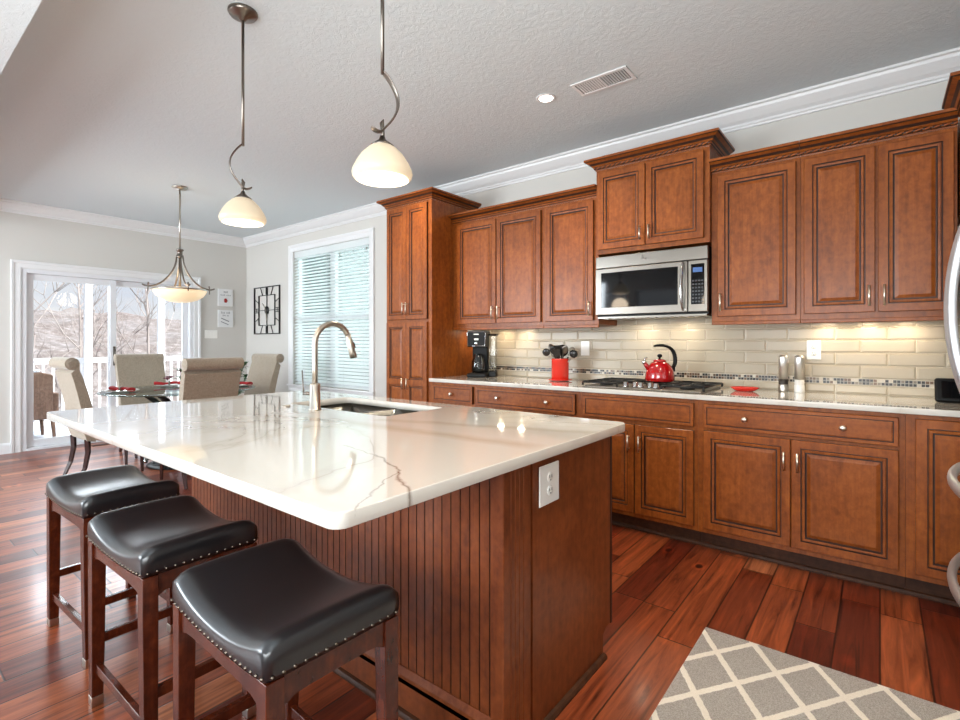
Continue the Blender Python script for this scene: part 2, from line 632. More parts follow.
def rug_mat():
    m = NT('trellis_rug_pile')
    tc = m.n('ShaderNodeTexCoord'); sp = m.n('ShaderNodeSeparateXYZ')
    nz = m.n('ShaderNodeTexNoise'); nz.inputs['Scale'].default_value = 60
    m.l(tc.outputs['Object'], nz.inputs['Vector'])
    va = m.n('ShaderNodeVectorMath', operation='SCALE'); va.inputs['Scale'].default_value = 0.008
    m.l(nz.outputs['Color'], va.inputs[0])
    vb = m.n('ShaderNodeVectorMath', operation='ADD')
    m.l(tc.outputs['Object'], vb.inputs[0]); m.l(va.outputs[0], vb.inputs[1])
    m.l(vb.outputs[0], sp.inputs[0])
    a = m.math('DIVIDE', m.math('ADD', sp.outputs['X'], 0.393), 0.203)
    b = m.math('DIVIDE', m.math('SUBTRACT', sp.outputs['Y'], 2.262), 0.296)
    p = m.math('ABSOLUTE', m.math('SUBTRACT', m.math('FRACT', m.math('ADD', m.math('ADD', a, b), 100.5)), 0.5))
    q = m.math('ABSOLUTE', m.math('SUBTRACT', m.math('FRACT', m.math('ADD', m.math('SUBTRACT', a, b), 100.5)), 0.5))
    e = m.math('MINIMUM', p, q)
    line = m.ramp(e, [(0.062, (1, 1, 1, 1)), (0.075, (0, 0, 0, 1))])
    n1 = m.noise(tc.outputs['Object'], 330, 2, 0.8)
    gr = m.ramp(n1, [(0.35, srgb(138, 132, 126)), (0.65, srgb(184, 179, 172))])
    wh = m.ramp(n1, [(0.3, srgb(218, 210, 196)), (0.7, srgb(238, 232, 220))])
    m.color(m.mix(line, gr, wh))
    m.set(Roughness=0.98)
    m.bump(m.math('ADD', n1, m.math('MULTIPLY', line, 0.8)), 0.5, 0.004)
    return m.m


M['rug'] = rug_mat()
M['rug_edge'] = flat('rug_binding', srgb(150, 145, 138), 0.95)


def emis(name, col, strength, base=None):
    m = NT(name)
    m.set(Base_Color=base or col, Roughness=0.4, Emission_Color=col, Emission_Strength=strength)
    return m.m


M['shade_glass'] = emis('lit_opal_glass', srgb(255, 230, 196), 0.36, srgb(180, 168, 146))
M['shade_low'] = emis('lit_opal_glass_low', srgb(255, 244, 226), 0.9, srgb(240, 230, 215))
M['bowl_glass'] = emis('lit_alabaster_bowl', srgb(255, 224, 178), 0.55, srgb(235, 220, 190))
M['can_lens'] = emis('lit_can_lens', srgb(255, 248, 236), 6.0)
M['lcd'] = emis('blue_display', srgb(50, 90, 150), 0.12)


def glass(name, tint=(1, 1, 1, 1), gloss=0.08):
    m = NT(name)
    t = m.t
    tr = t.nodes.new('ShaderNodeBsdfTransparent'); tr.inputs[0].default_value = tint
    gl = t.nodes.new('ShaderNodeBsdfGlossy'); gl.inputs['Roughness'].default_value = 0.02
    fr = t.nodes.new('ShaderNodeFresnel'); fr.inputs[0].default_value = 1.45
    mx = t.nodes.new('ShaderNodeMixShader')
    m.l(m.math('MULTIPLY', fr.outputs[0], 0.9), mx.inputs[0]); m.l(tr.outputs[0], mx.inputs[1]); m.l(gl.outputs[0], mx.inputs[2])
    m.l(mx.outputs[0], t.nodes['Material Output'].inputs[0])
    return m.m


M['glass'] = glass('window_glass')
M['mintglass'] = glass('tinted_window_glass', (0.88, 0.95, 0.92, 1))
M['tableglass'] = glass('table_glass', (0.80, 0.90, 0.87, 1))
M['jarglass'] = glass('clear_glass', (0.85, 0.87, 0.87, 1))


def blindmat():
    m = NT('white_blind_slat')
    t = m.t
    tl = t.nodes.new('ShaderNodeBsdfTranslucent'); tl.inputs[0].default_value = (0.86, 0.9, 0.9, 1)
    mx = t.nodes.new('ShaderNodeMixShader'); mx.inputs[0].default_value = 0.35
    m.set(Base_Color=srgb(238, 240, 240), Roughness=0.4)
    m.l(m.b.outputs[0], mx.inputs[1]); m.l(tl.outputs[0], mx.inputs[2])
    m.l(mx.outputs[0], t.nodes['Material Output'].inputs[0])
    return m.m


M['slat'] = blindmat()

# ------------------------------------------------------------------ room shell
CEIL = 2.77
XW, XE, YN, YS = -7.49, 1.12, 3.735, -3.6


def struct(name, mb, mats, parent=None, **kw):
    o = mb.build(name, mats, parent, **kw)
    if parent is None:
        o['kind'] = 'structure'
    return o


struct('floor', MB().box(XW - .15, XE + .15, YS - .15, YN + .15, -0.12, 0), M['floor'])
struct('ceiling', MB().box(XW - .15, XE + .15, YS - .15, YN + .15, CEIL, CEIL + .12), M['ceiling'])
# dropped beam between kitchen and living room (its edge runs along the room at y = .43)
struct('ceiling_beam', MB().box(XW + .001, XE - .001, .05, 0.43, 2.45, CEIL - .001), [M['ceiling']])
# north wall with the blind window, west wall with the slider, plus east and south walls
WX0, WX1, WZ0, WZ1 = -6.20, -4.60, 0.655, 2.44
mb = MB()
mb.box(XW - .15, WX0, YN, YN + .15, 0, CEIL)
mb.box(WX1, XE + .15, YN, YN + .15, 0, CEIL)
mb.box(WX0, WX1, YN, YN + .15, 0, WZ0)
mb.box(WX0, WX1, YN, YN + .15, WZ1, CEIL)
struct('wall_north', mb, M['wall'])
DY0, DY1, DZ = 1.19, 2.985, 2.045
mb = MB()
mb.box(XW - .15, XW, YS - .15, DY0, 0, CEIL)
mb.box(XW - .15, XW, DY1, YN, 0, CEIL)
mb.box(XW - .15, XW, DY0, DY1, DZ, CEIL)
struct('wall_west', mb, M['wall'])
struct('wall_east', MB().box(XE, XE + .15, YS - .15, YN, 0, CEIL), M['wall'])
mb = MB()
for (a, b) in ((XW, -6.4), (-4.0, -4.15 + 0.0), (-0.7, XE)):
    if b > a: mb.box(a, b, YS - .15, YS, 0, CEIL)
mb.box(-6.4, -0.7, YS - .15, YS, 0, 0.3)
mb.box(-6.4, -0.7, YS - .15, YS, 2.3, CEIL)
mb.box(-4.2, -4.0, YS - .15, YS, 0.3, 2.3)
struct('wall_south', mb, M['wall'])

# crown moulding (profile: out from wall, down from ceiling)
CP = [(a * 1.14, b * 1.14) for a, b in [(0, 0), (0.095, 0), (0.095, 0.012), (0.082, 0.016), (0.078, 0.030), (0.060, 0.048), (0.040, 0.066), (0.026, 0.074), (0.020, 0.078), (0.020, 0.090), (0.012, 0.094), (0.010, 0.104), (0, 0.106)]]
mb = MB().prism([(YN - a, CEIL - b) for a, b in CP], 'x', XW, XE)
struct('trim_1', mb, M['white_paint'])
mb = MB().prism([(XW + a, CEIL - b) for a, b in CP], 'y', 0.43, YN - 0.001)
struct('trim_2', mb, M['white_paint'])
# baseboards
BP = [(0, 0), (0.016, 0), (0.016, 0.085), (0.010, 0.105), (0.006, 0.115), (0, 0.118)]
struct('baseboard_west', MB().prism([(XW + a, b) for a, b in BP], 'y', YS, DY0 - .092).prism([(XW + a, b) for a, b in BP], 'y', DY1 + .092, YN - .017), M['white_paint'])
struct('baseboard_north', MB().prism([(YN - a, b) for a, b in BP], 'x', XW, -3.62), M['white_paint'])


def casing(mb, plane, side, a0, a1, z0, z1, w=0.09, bottom=False):
    """picture-frame casing. plane 'x' (wall at x=const, opening in y) or 'y'"""
    prof = [(0, 0), (0, 0.012), (0.012, 0.016), (0.055, 0.016), (0.062, 0.022), (0.083, 0.026), (0.09, 0.024), (0.09, 0)]
    # strips: each strip is a prism whose section is (offset from opening, proud of wall)
    def pt(s, zz, pr):
        if plane == 'x':
            return (side + pr, s, zz)
        return (s, side - pr, zz)
    loops = []
    for (d, pr) in prof:
        zb = z0 - d if bottom else z0
        loops.append([pt(a0 - d, zb, pr), pt(a0 - d, z1 + d, pr), pt(a1 + d, z1 + d, pr), pt(a1 + d, zb, pr)])
    V = [[mb.bm.verts.new(p) for p in lp] for lp in loops]
    n = 4 if bottom else 3
    for i in range(len(V) - 1):
        for k in range(n):
            k2 = (k + 1) % 4
            mb.face([V[i][k], V[i][k2], V[i + 1][k2], V[i + 1][k]])
    if not bottom:
        mb.face([v[0] for v in V]); mb.face([v[3] for v in V])
    return mb


# slider door
door = thing('door_1', 'white vinyl sliding glass patio door in the dining area', None, (0, 0, 0), kind='structure')
if 'category' in door: del door['category']
casing(MB(), 'x', XW, DY0, DY1, 0, DZ).build('door_casing', M['white_paint'], door)
mb = MB()
x0, x1 = XW - .13, XW + .004
mb.box(x0, x1, DY0, DY0 + .045, 0, DZ); mb.box(x0, x1, DY1 - .045, DY1, 0, DZ)
mb.box(x0, x1, DY0 + .045, DY1 - .045, DZ - .045, DZ); mb.box(x0, x1 + .012, DY0 + .045, DY1 - .045, 0, .03)
mb.build('door_frame', M['vinyl'], door, bevel=.003)


def sash(y0, y1, xc, name):
    mb = MB()
    w = .065
    z0, z1 = .031, DZ - .046
    mb.box(xc - .018, xc + .018, y0, y0 + w, z0, z1); mb.box(xc - .018, xc + .018, y1 - w, y1, z0, z1)
    mb.box(xc - .018, xc + .018, y0 + w, y1 - w, z1 - .07, z1); mb.box(xc - .018, xc + .018, y0 + w, y1 - w, z0, z0 + .085)
    o = mb.build(name, M['vinyl'], door, bevel=.004)
    MB().box(xc - .003, xc + .003, y0 + w - .005, y1 - w + .005, z0 + .08, z1 - .065).build('glass_pane', M['glass'], o)
    return o


ym = 2.055
s1 = sash(DY0 + .046, ym + .035, XW - .05, 'sliding_panel')
s2 = sash(ym - .035, DY1 - .046, XW - .095, 'fixed_panel')
mb = MB().tube([(XW - .03, ym + .012, .95), (XW + .012, ym + .012, .97), (XW + .012, ym + .012, 1.13), (XW - .03, ym + .012, 1.15)], .008)
mb.box(XW - .034, XW - .026, ym + .0, ym + .024, .93, 1.17)
mb.build('door_handle', M['nickel_dk'], s1)

# blind window
win = thing('window_1', 'white double window behind closed blinds', None, (0, 0, 0), kind='structure')
if 'category' in win: del win['category']
casing(MB(), 'y', YN, WX0, WX1, WZ0, WZ1, bottom=True).build('window_casing', M['white_paint'], win)
mb = MB()
y0, y1 = YN + .06, YN + .13
mb.box(WX0, WX0 + .04, y0, y1, WZ0, WZ1); mb.box(WX1 - .04, WX1, y0, y1, WZ0, WZ1)
mb.box(WX0 + .04, WX1 - .04, y0, y1, WZ1 - .04, WZ1); mb.box(WX0 + .04, WX1 - .04, y0, y1, WZ0, WZ0 + .05)
xm = (WX0 + WX1) / 2
mb.box(xm - .05, xm + .05, y0, y1, WZ0 + .05, WZ1 - .04)
zm = (WZ0 + WZ1) / 2
mb.box(WX0 + .04, xm - .05, y0 + .01, y1 - .01, zm - .03, zm + .03); mb.box(xm + .05, WX1 - .04, y0 + .01, y1 - .01, zm - .03, zm + .03)
mb.build('window_frame', M['vinyl'], win, bevel=.003)
MB().box(WX0 + .03, WX1 - .03, YN + .098, YN + .102, WZ0 + .03, WZ1 - .03).build('glass_pane', M['mintglass'], win)
MB().box(WX0 - .10, WX1 + .10, YN - .045, YN - .027, WZ0 - .018, WZ0 + .004).build('window_sill', M['white_paint'], win, bevel=.004)

# horizontal blinds
bl = thing('window_blind', 'white horizontal slat blind lowered and closed over the wide window', 'window blind', (0, YN + .03, 0))
MB().box(WX0 + .006, WX1 - .006, -.024, .02, WZ1 - .085, WZ1 - .002).build('headrail', M['slat'], bl, bevel=.003)
mb = MB()
z = WZ1 - .10
ang = math.radians(38)
while z > WZ0 + .05:
    R = Matrix.Translation((0, 0, z)) @ Matrix.Rotation(ang, 4, 'X')
    # gently crowned slat
    P = []
    for k in range(5):
        yy = -.025 + .05 * k / 4
        P.append((yy, .003 * (1 - (yy / .025) ** 2)))
    poly = P + [(yy, zz - .002) for yy, zz in reversed(P)]
    mb.prism(poly, 'x', WX0 + .010, WX1 - .010, M=R)
    z -= .0415
mb.build('slats', M['slat'], bl)
MB().box(WX0 + .012, WX1 - .012, -.016, .016, WZ0 + .008, WZ0 + .028).build('bottom_rail', M['slat'], bl, bevel=.003)
mb = MB()
for x in (WX0 + .25, xm - .05, xm + .3, WX1 - .12):
    mb.tube([(x, -.028, WZ1 - .09), (x, -.028, WZ0 + .03)], .0012, 5)
mb.build('ladder_cord', M['white_paint'], bl)
for x, zt in ((-5.17, 2.28), (-4.66, 2.30)):
    MB().tube([(x, -.030, WZ1 - .05), (x, -.030, zt + .03)], .001, 5).lathe([(0, zt + .03), (.005, zt + .025), (.008, zt), (0, zt - .002)], (x, -.030, 0), 10, 1).build('pull_cord', [M['white_paint'], M['nickel_dk']], bl)

# ------------------------------------------------------------------ cabinets
DOORR = [(0, .020, 0), (0, .003, 1), (.003, 0, 0)]


def door_rings(s=.052):
    return DOORR + [(s, 0, 0), (s + .002, .005, 1), (s + .005, .005, 1), (s + .009, .001, 0), (s + .019, .002, 0), (s + .022, .009, 1), (s + .027, .009, 1), (s + .042, .003, 0), (s + .044, .0025, 0)]


def drawer_rings(s=.018):
    return DOORR + [(s, 0, 0), (s + .002, .0035, 1), (s + .0045, .0035, 1), (s + .009, .001, 0)]


def cab_door(x0, x1, z0, z1, yf, par, handle=None, hz=None, hl=.10, s=.041, name='door', extra=None, wood='cherry'):
    mb = MB()
    if extra is None:
        mb.panel(x0, x1, z0, z1, yf, door_rings(s))
    else:                         # two raised fields split by a mid rail
        mb.box(x0, x1, yf + .0095, yf + .020, z0, z1)
        zr0, zr1 = extra
        def field(a0, a1, b0, b1):
            r = door_rings(.0)[3:]
            r = [(0, .0, 0), (.002, .0045, 1), (.0045, .0045, 1), (.007, .001, 0), (.012, .001, 0), (.016, .008, 1), (.020, .008, 1), (.034, .003, 0), (.036, .0025, 0)]
            prev = None
            for (d, h, mi) in r:
                cur = [mb.bm.verts.new(p) for p in ((a0 + d, yf + h, b0 + d), (a1 - d, yf + h, b0 + d), (a1 - d, yf + h, b1 - d), (a0 + d, yf + h, b1 - d))]
                if prev:
                    for k in range(4):
                        mb.face([prev[k], prev[(k + 1) % 4], cur[(k + 1) % 4], cur[k]], mi)
                prev = cur
            mb.face(prev, 0)
        mb.box(x0, x0 + s, yf, yf + .0095, z0, z1); mb.box(x1 - s, x1, yf, yf + .0095, z0, z1)
        mb.box(x0 + s, x1 - s, yf, yf + .0095, z0, z0 + s); mb.box(x0 + s, x1 - s, yf, yf + .0095, z1 - s, z1)
        mb.box(x0 + s, x1 - s, yf, yf + .0095, zr0, zr1)
        field(x0 + s, x1 - s, z0 + s, zr0); field(x0 + s, x1 - s, zr1, z1 - s)
    d = mb.build(name, [M[wood], M['glaze']], par, norm=False)
    if handle is not None:
        h = MB()
        y = yf - .028
        h.tube([(handle, y, hz), (handle, y, hz + hl)], .0055, 10)
        for zz in (hz + .012, hz + hl - .012):
            h.tube([(handle, yf + .001, zz), (handle, y, zz)], .0045, 8)
        h.build('handle', M['pull'], d)
    return d


def knob(mb, x, z, yf):
    R = Matrix.Rotation(PI / 2, 4, 'X')
    mb.lathe([(.0065, -.001), (.005, .010), (.006, .014), (.014, .018), (.0155, .023), (.012, .028), (0, .030)], (x, yf, z), 16, M=R)


def drawer(x0, x1, z0, z1, yf, par, knobs, name='drawer_front'):
    d = MB().panel(x0, x1, z0, z1, yf, drawer_rings()).build(name, [M['cherry_h'], M['glaze']], par, norm=False)
    for k in knobs:
        mb = MB(); knob(mb, k, (z0 + z1) / 2, yf); mb.build('knob', M['pull'], d)
    return d


YB = 3.125   # base face frame
YD = 3.104   # base door face


def base_cabinet(x0, x1, label, drawers=(), doors=(), name='base_cabinet'):
    c = thing(name, label, 'kitchen cabinet', (0, 0, 0))
    MB().box(x0 + .0005, x1 - .0005, YB, YN - .001, .105, .883).build('carcass', M['cherry'], c)
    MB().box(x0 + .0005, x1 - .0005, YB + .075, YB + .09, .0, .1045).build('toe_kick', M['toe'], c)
    for (a, b, ks) in drawers:
        drawer(a, b, .722, .862, YD, c, ks)
    for (a, b, hx, zt) in doors:
        cab_door(a, b, .135, zt, YD, c, hx, zt - .165 if hx is not None else None, .10)
    return c


base_cabinet(-3.02, -2.535, 'narrow cherry base cabinet beside the tall pantry, one drawer with one knob', [(-2.995, -2.555, (-2.775,))], [(-2.995, -2.555, -2.60, .697)])
base_cabinet(-2.535, -1.605, 'cherry base cabinet under the coffee maker and red crock, wide two-knob drawer', [(-2.515, -1.640, (-2.30, -1.86))], [(-2.515, -2.08, -2.11, .697), (-2.075, -1.640, -2.045, .697)])
base_cabinet(-1.605, -.840, 'cherry base cabinet directly under the gas cooktop, plain drawer front without knobs', [(-1.580, -.862, ())], [(-1.580, -1.224, -1.255, .697), (-1.219, -.862, -1.185, .697)])
base_cabinet(-.840, .095, 'cherry base cabinet below the pepper mills, wide two-knob drawer over two doors', [(-.808, .070, (-.588, -.145))], [(-.808, -.372, -.400, .705), (-.367, .070, -.338, .705)])
c = base_cabinet(.095, 1.10, 'cherry corner base cabinet at the right edge, full-height door without drawer', [], [(.130, .600, None, .862)])

# shoe moulding along the toe kick
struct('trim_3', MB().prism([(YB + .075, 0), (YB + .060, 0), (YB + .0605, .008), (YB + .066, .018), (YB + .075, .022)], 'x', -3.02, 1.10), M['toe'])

# perimeter worktop
mb = MB().box(-3.022, 1.10, 3.088, YN - .001, .884, .914)
o = mb.build('perimeter_worktop', M['quartz2'], bevel=.004)
tag(o, 'long white quartz worktop with grey veins along the tiled wall', 'worktop')

# pantry
PY = 3.130
p = thing('pantry_cabinet', 'tall narrow cherry pantry cabinet with four doors beside the blind window', 'kitchen cabinet', (0, 0, 0))
PX0, PX1 = -3.609, -3.026
MB().box(PX0, PX1, PY, YN - .001, .105, 2.46).build('carcass', M['cherry'], p)
MB().box(PX0 + .001, PX1 - .001, PY + .075, PY + .09, 0, .1045).build('toe_kick', M['toe'], p)
pf = PY - .021
xm_ = -3.327
cab_door(-3.590, xm_ - .002, .135, 1.400, pf, p, xm_ - .03, .80, .10, s=.040, extra=(.835, .890))
cab_door(xm_ + .002, -3.070, .135, 1.400, pf, p, xm_ + .03, .80, .10, s=.040, extra=(.835, .890))
cab_door(-3.590, xm_ - .002, 1.425, 2.440, pf, p, xm_ - .022, 1.465, .11, s=.040)
cab_door(xm_ + .002, -3.070, 1.425, 2.440, pf, p, xm_ + .022, 1.465, .11, s=.040)


def crown_prof(h=.075, o=.068):
    # (out, up) from the cabinet top front edge
    return [(0, 0), (.006, 0), (.008, .006), (.014, .010), (.014, .020), (.020, .024), (.028, .034), (.040, .046), (.054, .052), (.060, .056), (o, .060), (o, h), (0, h)]


def crown(mb, x0, x1, yf, z, left=True, right=True, yb=YN - .001, rope=False, prof=None, scale=1.0):
    prof = prof or crown_prof()
    prof = [(a * scale, b * scale) for a, b in prof]
    V = []
    for (o_, u) in prof:
        xl = x0 - (o_ if left else 0); xr = x1 + (o_ if right else 0)
        pts = []
        if left: pts.append((xl, yb, z + u))
        pts.append((xl, yf - o_, z + u)); pts.append((xr, yf - o_, z + u))
        if right: pts.append((xr, yb, z + u))
        V.append([mb.bm.verts.new(q) for q in pts])
    n = len(V)
    for i in range(n):
        A, B = V[i], V[(i + 1) % n]
        for k in range(len(A) - 1):
            mi = 1 if i in (2, 4, 6, 9) else 0
            mb.face([A[k], A[k + 1], B[k + 1], B[k]], mi)
    mb.face([v[0] for v in V]); mb.face([v[-1] for v in V])


mb = MB(); crown(mb, PX0, PX1, PY, 2.4605, yb=YN - .001)
mb.build('crown_moulding', [M['cherry_h'], M['glaze']], p)

# wall cabinets
YU, YUD = 3.405, 3.384
UZ0, UZ1 = 1.352, 2.285


def rope(mb, x0, x1, y, z, r=.0075):
    """twisted rope moulding running in x"""
    n = int((x1 - x0) / .0032)
    rings = []
    for i in range(n + 1):
        x = x0 + (x1 - x0) * i / n
        ring = []
        for k in range(8):
            a = 2 * PI * k / 8
            rr = r * (1 + .28 * math.sin(2 * a + x * 2 * PI / .036))
            ring.append(mb.bm.verts.new((x, y + rr * math.cos(a), z + rr * math.sin(a))))
        rings.append(ring)
    for i in range(n):
        for k in range(8):
            mb.face([rings[i][k], rings[i][(k + 1) % 8], rings[i + 1][(k + 1) % 8], rings[i + 1][k]], 1 if math.sin(2 * (2 * PI * (k + .5) / 8) + (x0 + (x1 - x0) * i / n) * 2 * PI / .036) < -.25 else 0, True)
    mb.face(rings[0]); mb.face(rings[-1])


def wall_cabinet(x0, x1, label, doors, y=YU, z0=UZ0, z1=UZ1, crown_lr=(False, False), rp=False, hl=.11, name='wall_cabinet', crz=None, yb=YN - .001, lip=True):
    c = thing(name, label, 'kitchen cabinet', (0, 0, 0))
    MB().box(x0 + .0005, x1 - .0005, y, YN - .001, z0, z1).build('carcass', M['cherry'], c)
    if lip:
        MB().box(x0 + .0005, x1 - .0005, y - .003, y + .016, z0 - .022, z0 - .0003).build('light_rail', M['cherry_h'], c, bevel=.003)
    for (a, b, hx) in doors:
        cab_door(a, b, z0 + .030, z1 - .022, y - .021, c, hx, z0 + .062, hl)
    mb = MB(); crown(mb, x0 + .0005, x1 - .0005, y, z1 + .0005, crown_lr[0], crown_lr[1], yb=yb)
    cr = mb.build('crown_moulding', [M['cherry_h'], M['glaze']], c)
    if rp:
        mb = MB(); rope(mb, x0 - .008 * crown_lr[0], x1 + .008 * crown_lr[1], y - .024, z1 + .014, .0090)
        mb.build('rope_moulding', [M['cherry_h'], M['glaze']], cr)
    return c


wall_cabinet(PX1 + .004, -2.072, 'two-door cherry wall cabinet above the coffee maker', [(-2.965, -2.530, -2.556), (-2.522, -2.090, -2.496)])
wall_cabinet(-2.072, -1.605, 'single-door cherry wall cabinet left of the microwave', [(-2.045, -1.640, -1.665)])
wall_cabinet(-1.604, -.836, 'raised two-door cherry wall cabinet above the microwave, deeper crown with rope trim', [(-1.585, -1.243, -1.270), (-1.238, -.868, -1.210)], y=3.365, z0=1.852, z1=2.455, crown_lr=(True, True), rp=True, hl=.095, lip=False)
wall_cabinet(-.835, -.357, 'single-door cherry wall cabinet right of the microwave', [(-.797, -.378, -.775)], rp=True)
wall_cabinet(-.356, .2990, 'two-door cherry wall cabinet over the white outlet at right', [(-.340, -.020, -.045), (-.008, .286, .018)], rp=True)
dc = wall_cabinet(.308, 1.10, 'deep cherry cabinet at the top right, only its crown showing', [(.345, 1.08, None)], y=3.07, z0=1.85, z1=2.325, crown_lr=(True, False), yb=3.395, lip=False)

# ------------------------------------------------------------------ backsplash
def splash():
    m = NT('glazed_taupe_tile')
    oi = m.noise(m.coords((1, 1, 1)), 3.0, 2)
    m.color(m.ramp(oi, [(0.3, srgb(168, 155, 134)), (0.7, srgb(181, 169, 148))]))
    m.set(Roughness=0.3, Specular_IOR_Level=0.35)
    tile = m.m
    grout = flat('cream_grout', srgb(226, 216, 198), 0.8)
    mos = [flat('mosaic_dark', srgb(34, 26, 20), .3), flat('mosaic_brown', srgb(104, 76, 50), .3), flat('mosaic_grey', srgb(134, 122, 106), .3), flat('mosaic_cream', srgb(214, 204, 188), .15)]
    mb = MB()
    X0, X1 = PX1 + .003, XE - .002
    yb = YN - .0008
    mb.box(X0, X1, yb - .004, yb, .9145, 1.3515, 1)
    mb.box(-1.603, -.837, yb - .004, yb, 1.3516, 1.84, 1)
    def tiles(z0, z1, off, xa=X0, xb=X1):
        Lx = .247
        x = -0.953 + off - Lx * 12
        while x < xb:
            a, b = max(x + .0015, xa), min(x + Lx - .0015, xb)
            if b - a > .02:
                P0 = [(a, yb - .004, z0), (b, yb - .004, z0), (b, yb - .004, z1), (a, yb - .004, z1)]
                bv = .009
                P1 = [(a, yb - .007, z0), (b, yb - .007, z0), (b, yb - .007, z1), (a, yb - .007, z1)]
                P2 = [(a + bv, yb - .0095, z0 + bv), (b - bv, yb - .0095, z0 + bv), (b - bv, yb - .0095, z1 - bv), (a + bv, yb - .0095, z1 - bv)]
                L = [[mb.bm.verts.new(q) for q in P] for P in (P0, P1, P2)]
                for i in (0, 1):
                    for k in range(4):
                        mb.face([L[i][k], L[i][(k + 1) % 4], L[i + 1][(k + 1) % 4], L[i + 1][k]], 0)
                mb.face(L[2], 0)
            x += Lx
    tiles(.9155, .966, 0)
    z = 1.008; k = 1
    while z < 1.345:
        tiles(z, min(z + .0735, 1.350), .1235 * (k % 2)); z += .0762; k += 1
    zz = 1.3529
    while zz < 1.80:
        tiles(zz, min(zz + .0735, 1.84), .1235 * (k % 2), -1.603, -.837); zz += .0762; k += 1
    rnd = random.Random(3)
    for r in range(2):
        x = X0 + .002
        while x < X1 - .02:
            mi = 2 + rnd.choices([0, 1, 2, 3], [48, 24, 12, 16])[0]
            mb.box(x, x + .0145, yb - .009, yb - .004, .9705 + r * .0175, .9855 + r * .0175, mi)
            x += .0175
    o = mb.build('tile_backsplash', [tile, grout] + mos, norm=True)
    tag(o, 'taupe glazed subway wall tiling above the worktop with a thin dark mosaic band', 'backsplash')
splash()


def outlet(name, label, x, z, y, w=.075, h=.118, kind='duplex', M4=None, cat='wall outlet', loc=None, rz=0):
    t = thing(name, label, cat, loc or (x, y, z), rz)
    MB().box(-w / 2, w / 2, -.006, 0, -h / 2, h / 2).build('cover_plate', M['plastic_white'], t, bevel=.003)
    mb = MB()
    if kind == 'duplex':
        for s in (-1, 1):
            zc = s * .021
            mb.lathe([(.0165, 0), (.0165, .002), (.015, .003), (0, .003)], (0, -.0058, zc), 18, M=Matrix.Rotation(PI / 2, 4, 'X'))
            mb.box(-.008, -.0055, -.0094, -.0088, zc - .001, zc + .008, 1)
            mb.box(.0055, .008, -.0094, -.0088, zc - .001, zc + .008, 1)
            mb.box(-.002, .002, -.0094, -.0088, zc - .010, zc - .006, 1)
        mb.build('sockets', [M['plastic_white'], M['slot']], t)
    else:
        n = int(kind)
        for k in range(n):
            xc = (k - (n - 1) / 2) * .046
            mb.box(xc - .016, xc + .016, -.0085, -.0058, -.033, .033)
        mb.build('rockers', M['plastic_white'], t, bevel=.001)
    return t


yo = YN - .0100
outlet('wall_outlet', 'white duplex outlet on the tile right of the pepper mills', -.321, 1.173, yo)
outlet('wall_switch', 'white rocker switch plate on the tile between the red crock and kettle', -1.873, 1.172, yo, kind='1', cat='wall switch')

# ------------------------------------------------------------------ microwave
def microwave():
    t = thing('microwave', 'stainless over-the-range microwave under the raised cabinet', 'microwave', (-1.22, 0, 0))
    w = .378; yf = 3.345; z0, z1 = 1.402, 1.829
    MB().box(-w, w, yf + .022, YN - .014, z0, z1).build('body', M['black_plastic'], t)
    MB().box(-w, w, yf - .004, yf + .0215, z1 - .083, z1).build('vent_panel', M['steel'], t, bevel=.004)
    d = MB().box(-w, .258, yf - .012, yf + .0215, z0 + .012, z1 - .088)
    door_ = d.build('door', M['steel'], t, bevel=.005)
    MB().panel(-w + .045, .198, z0 + .062, z1 - .118, yf - .0135, [(0, .0015, 0), (.002, 0, 0), (.020, 0, 0), (.021, .0008, 0)]).build('window', M['black_glass'], door_, norm=False)
    h = MB().tube([(.236, yf - .012, z0 + .02), (.232, yf - .040, z0 + .05), (.230, yf - .052, z0 + .165), (.232, yf - .040, z1 - .125), (.236, yf - .012, z1 - .095)],   .017, 12, flat=(1, .55))
    h.build('handle', M['chrome'], door_, subsurf=1)
    MB().box(.262, w, yf - .012, yf + .0215, z0 + .012, z1 - .088).build('control_surround', M['steel'], t, bevel=.004)
    cp = MB().box(.280, w - .018, yf - .0145, yf - .0118, z0 + .06, z1 - .112).build('control_panel', M['black_glass'], t, bevel=.002)
    MB().box(.292, w - .030, yf - .0155, yf - .0145, z1 - .165, z1 - .135).build('display', M['lcd'], cp)
    mb = MB()
    for r in range(7):
        for q in range(4):
            x = .287 + q * .0185; z = z0 + .072 + r * .022
            mb.box(x, x + .012, yf - .0153, yf - .0144, z, z + .009)
    mb.build('buttons', flat('grey_button', srgb(58, 60, 64), .5), cp)
    # brand emblem: a small open ring with a swoosh on the vent panel
    mb = MB()
    mb.tube(arc((-.03, yf - .0050, z1 - .040), .011, 200, -40, 10), .0016, 6)
    mb.tube(arc((-.018, yf - .0050, z1 - .030), .014, 180, 320, 8), .0014, 6)
    mb.tube(arc((-.038, yf - .0050, z1 - .032), .012, 0, 140, 8), .0012, 6)
    mb.build('emblem', M['nickel_dk'], t)
    MB().box(.225, .247, yf - .0128, yf - .0119, z0 + .022, z0 + .034).build('badge', M['plastic_white'], door_)
    mb = MB().box(-w + .01, w - .01, yf + .01, YN - .03, z0 - .012, z0 - .0005)
    for k in range(12):
        mb.box(-w + .05 + k * .055, -w + .085 + k * .055, yf + .03, yf + .16, z0 - .016, z0 - .012)
    mb.build('underside_grille', M['steel'], t)
microwave()

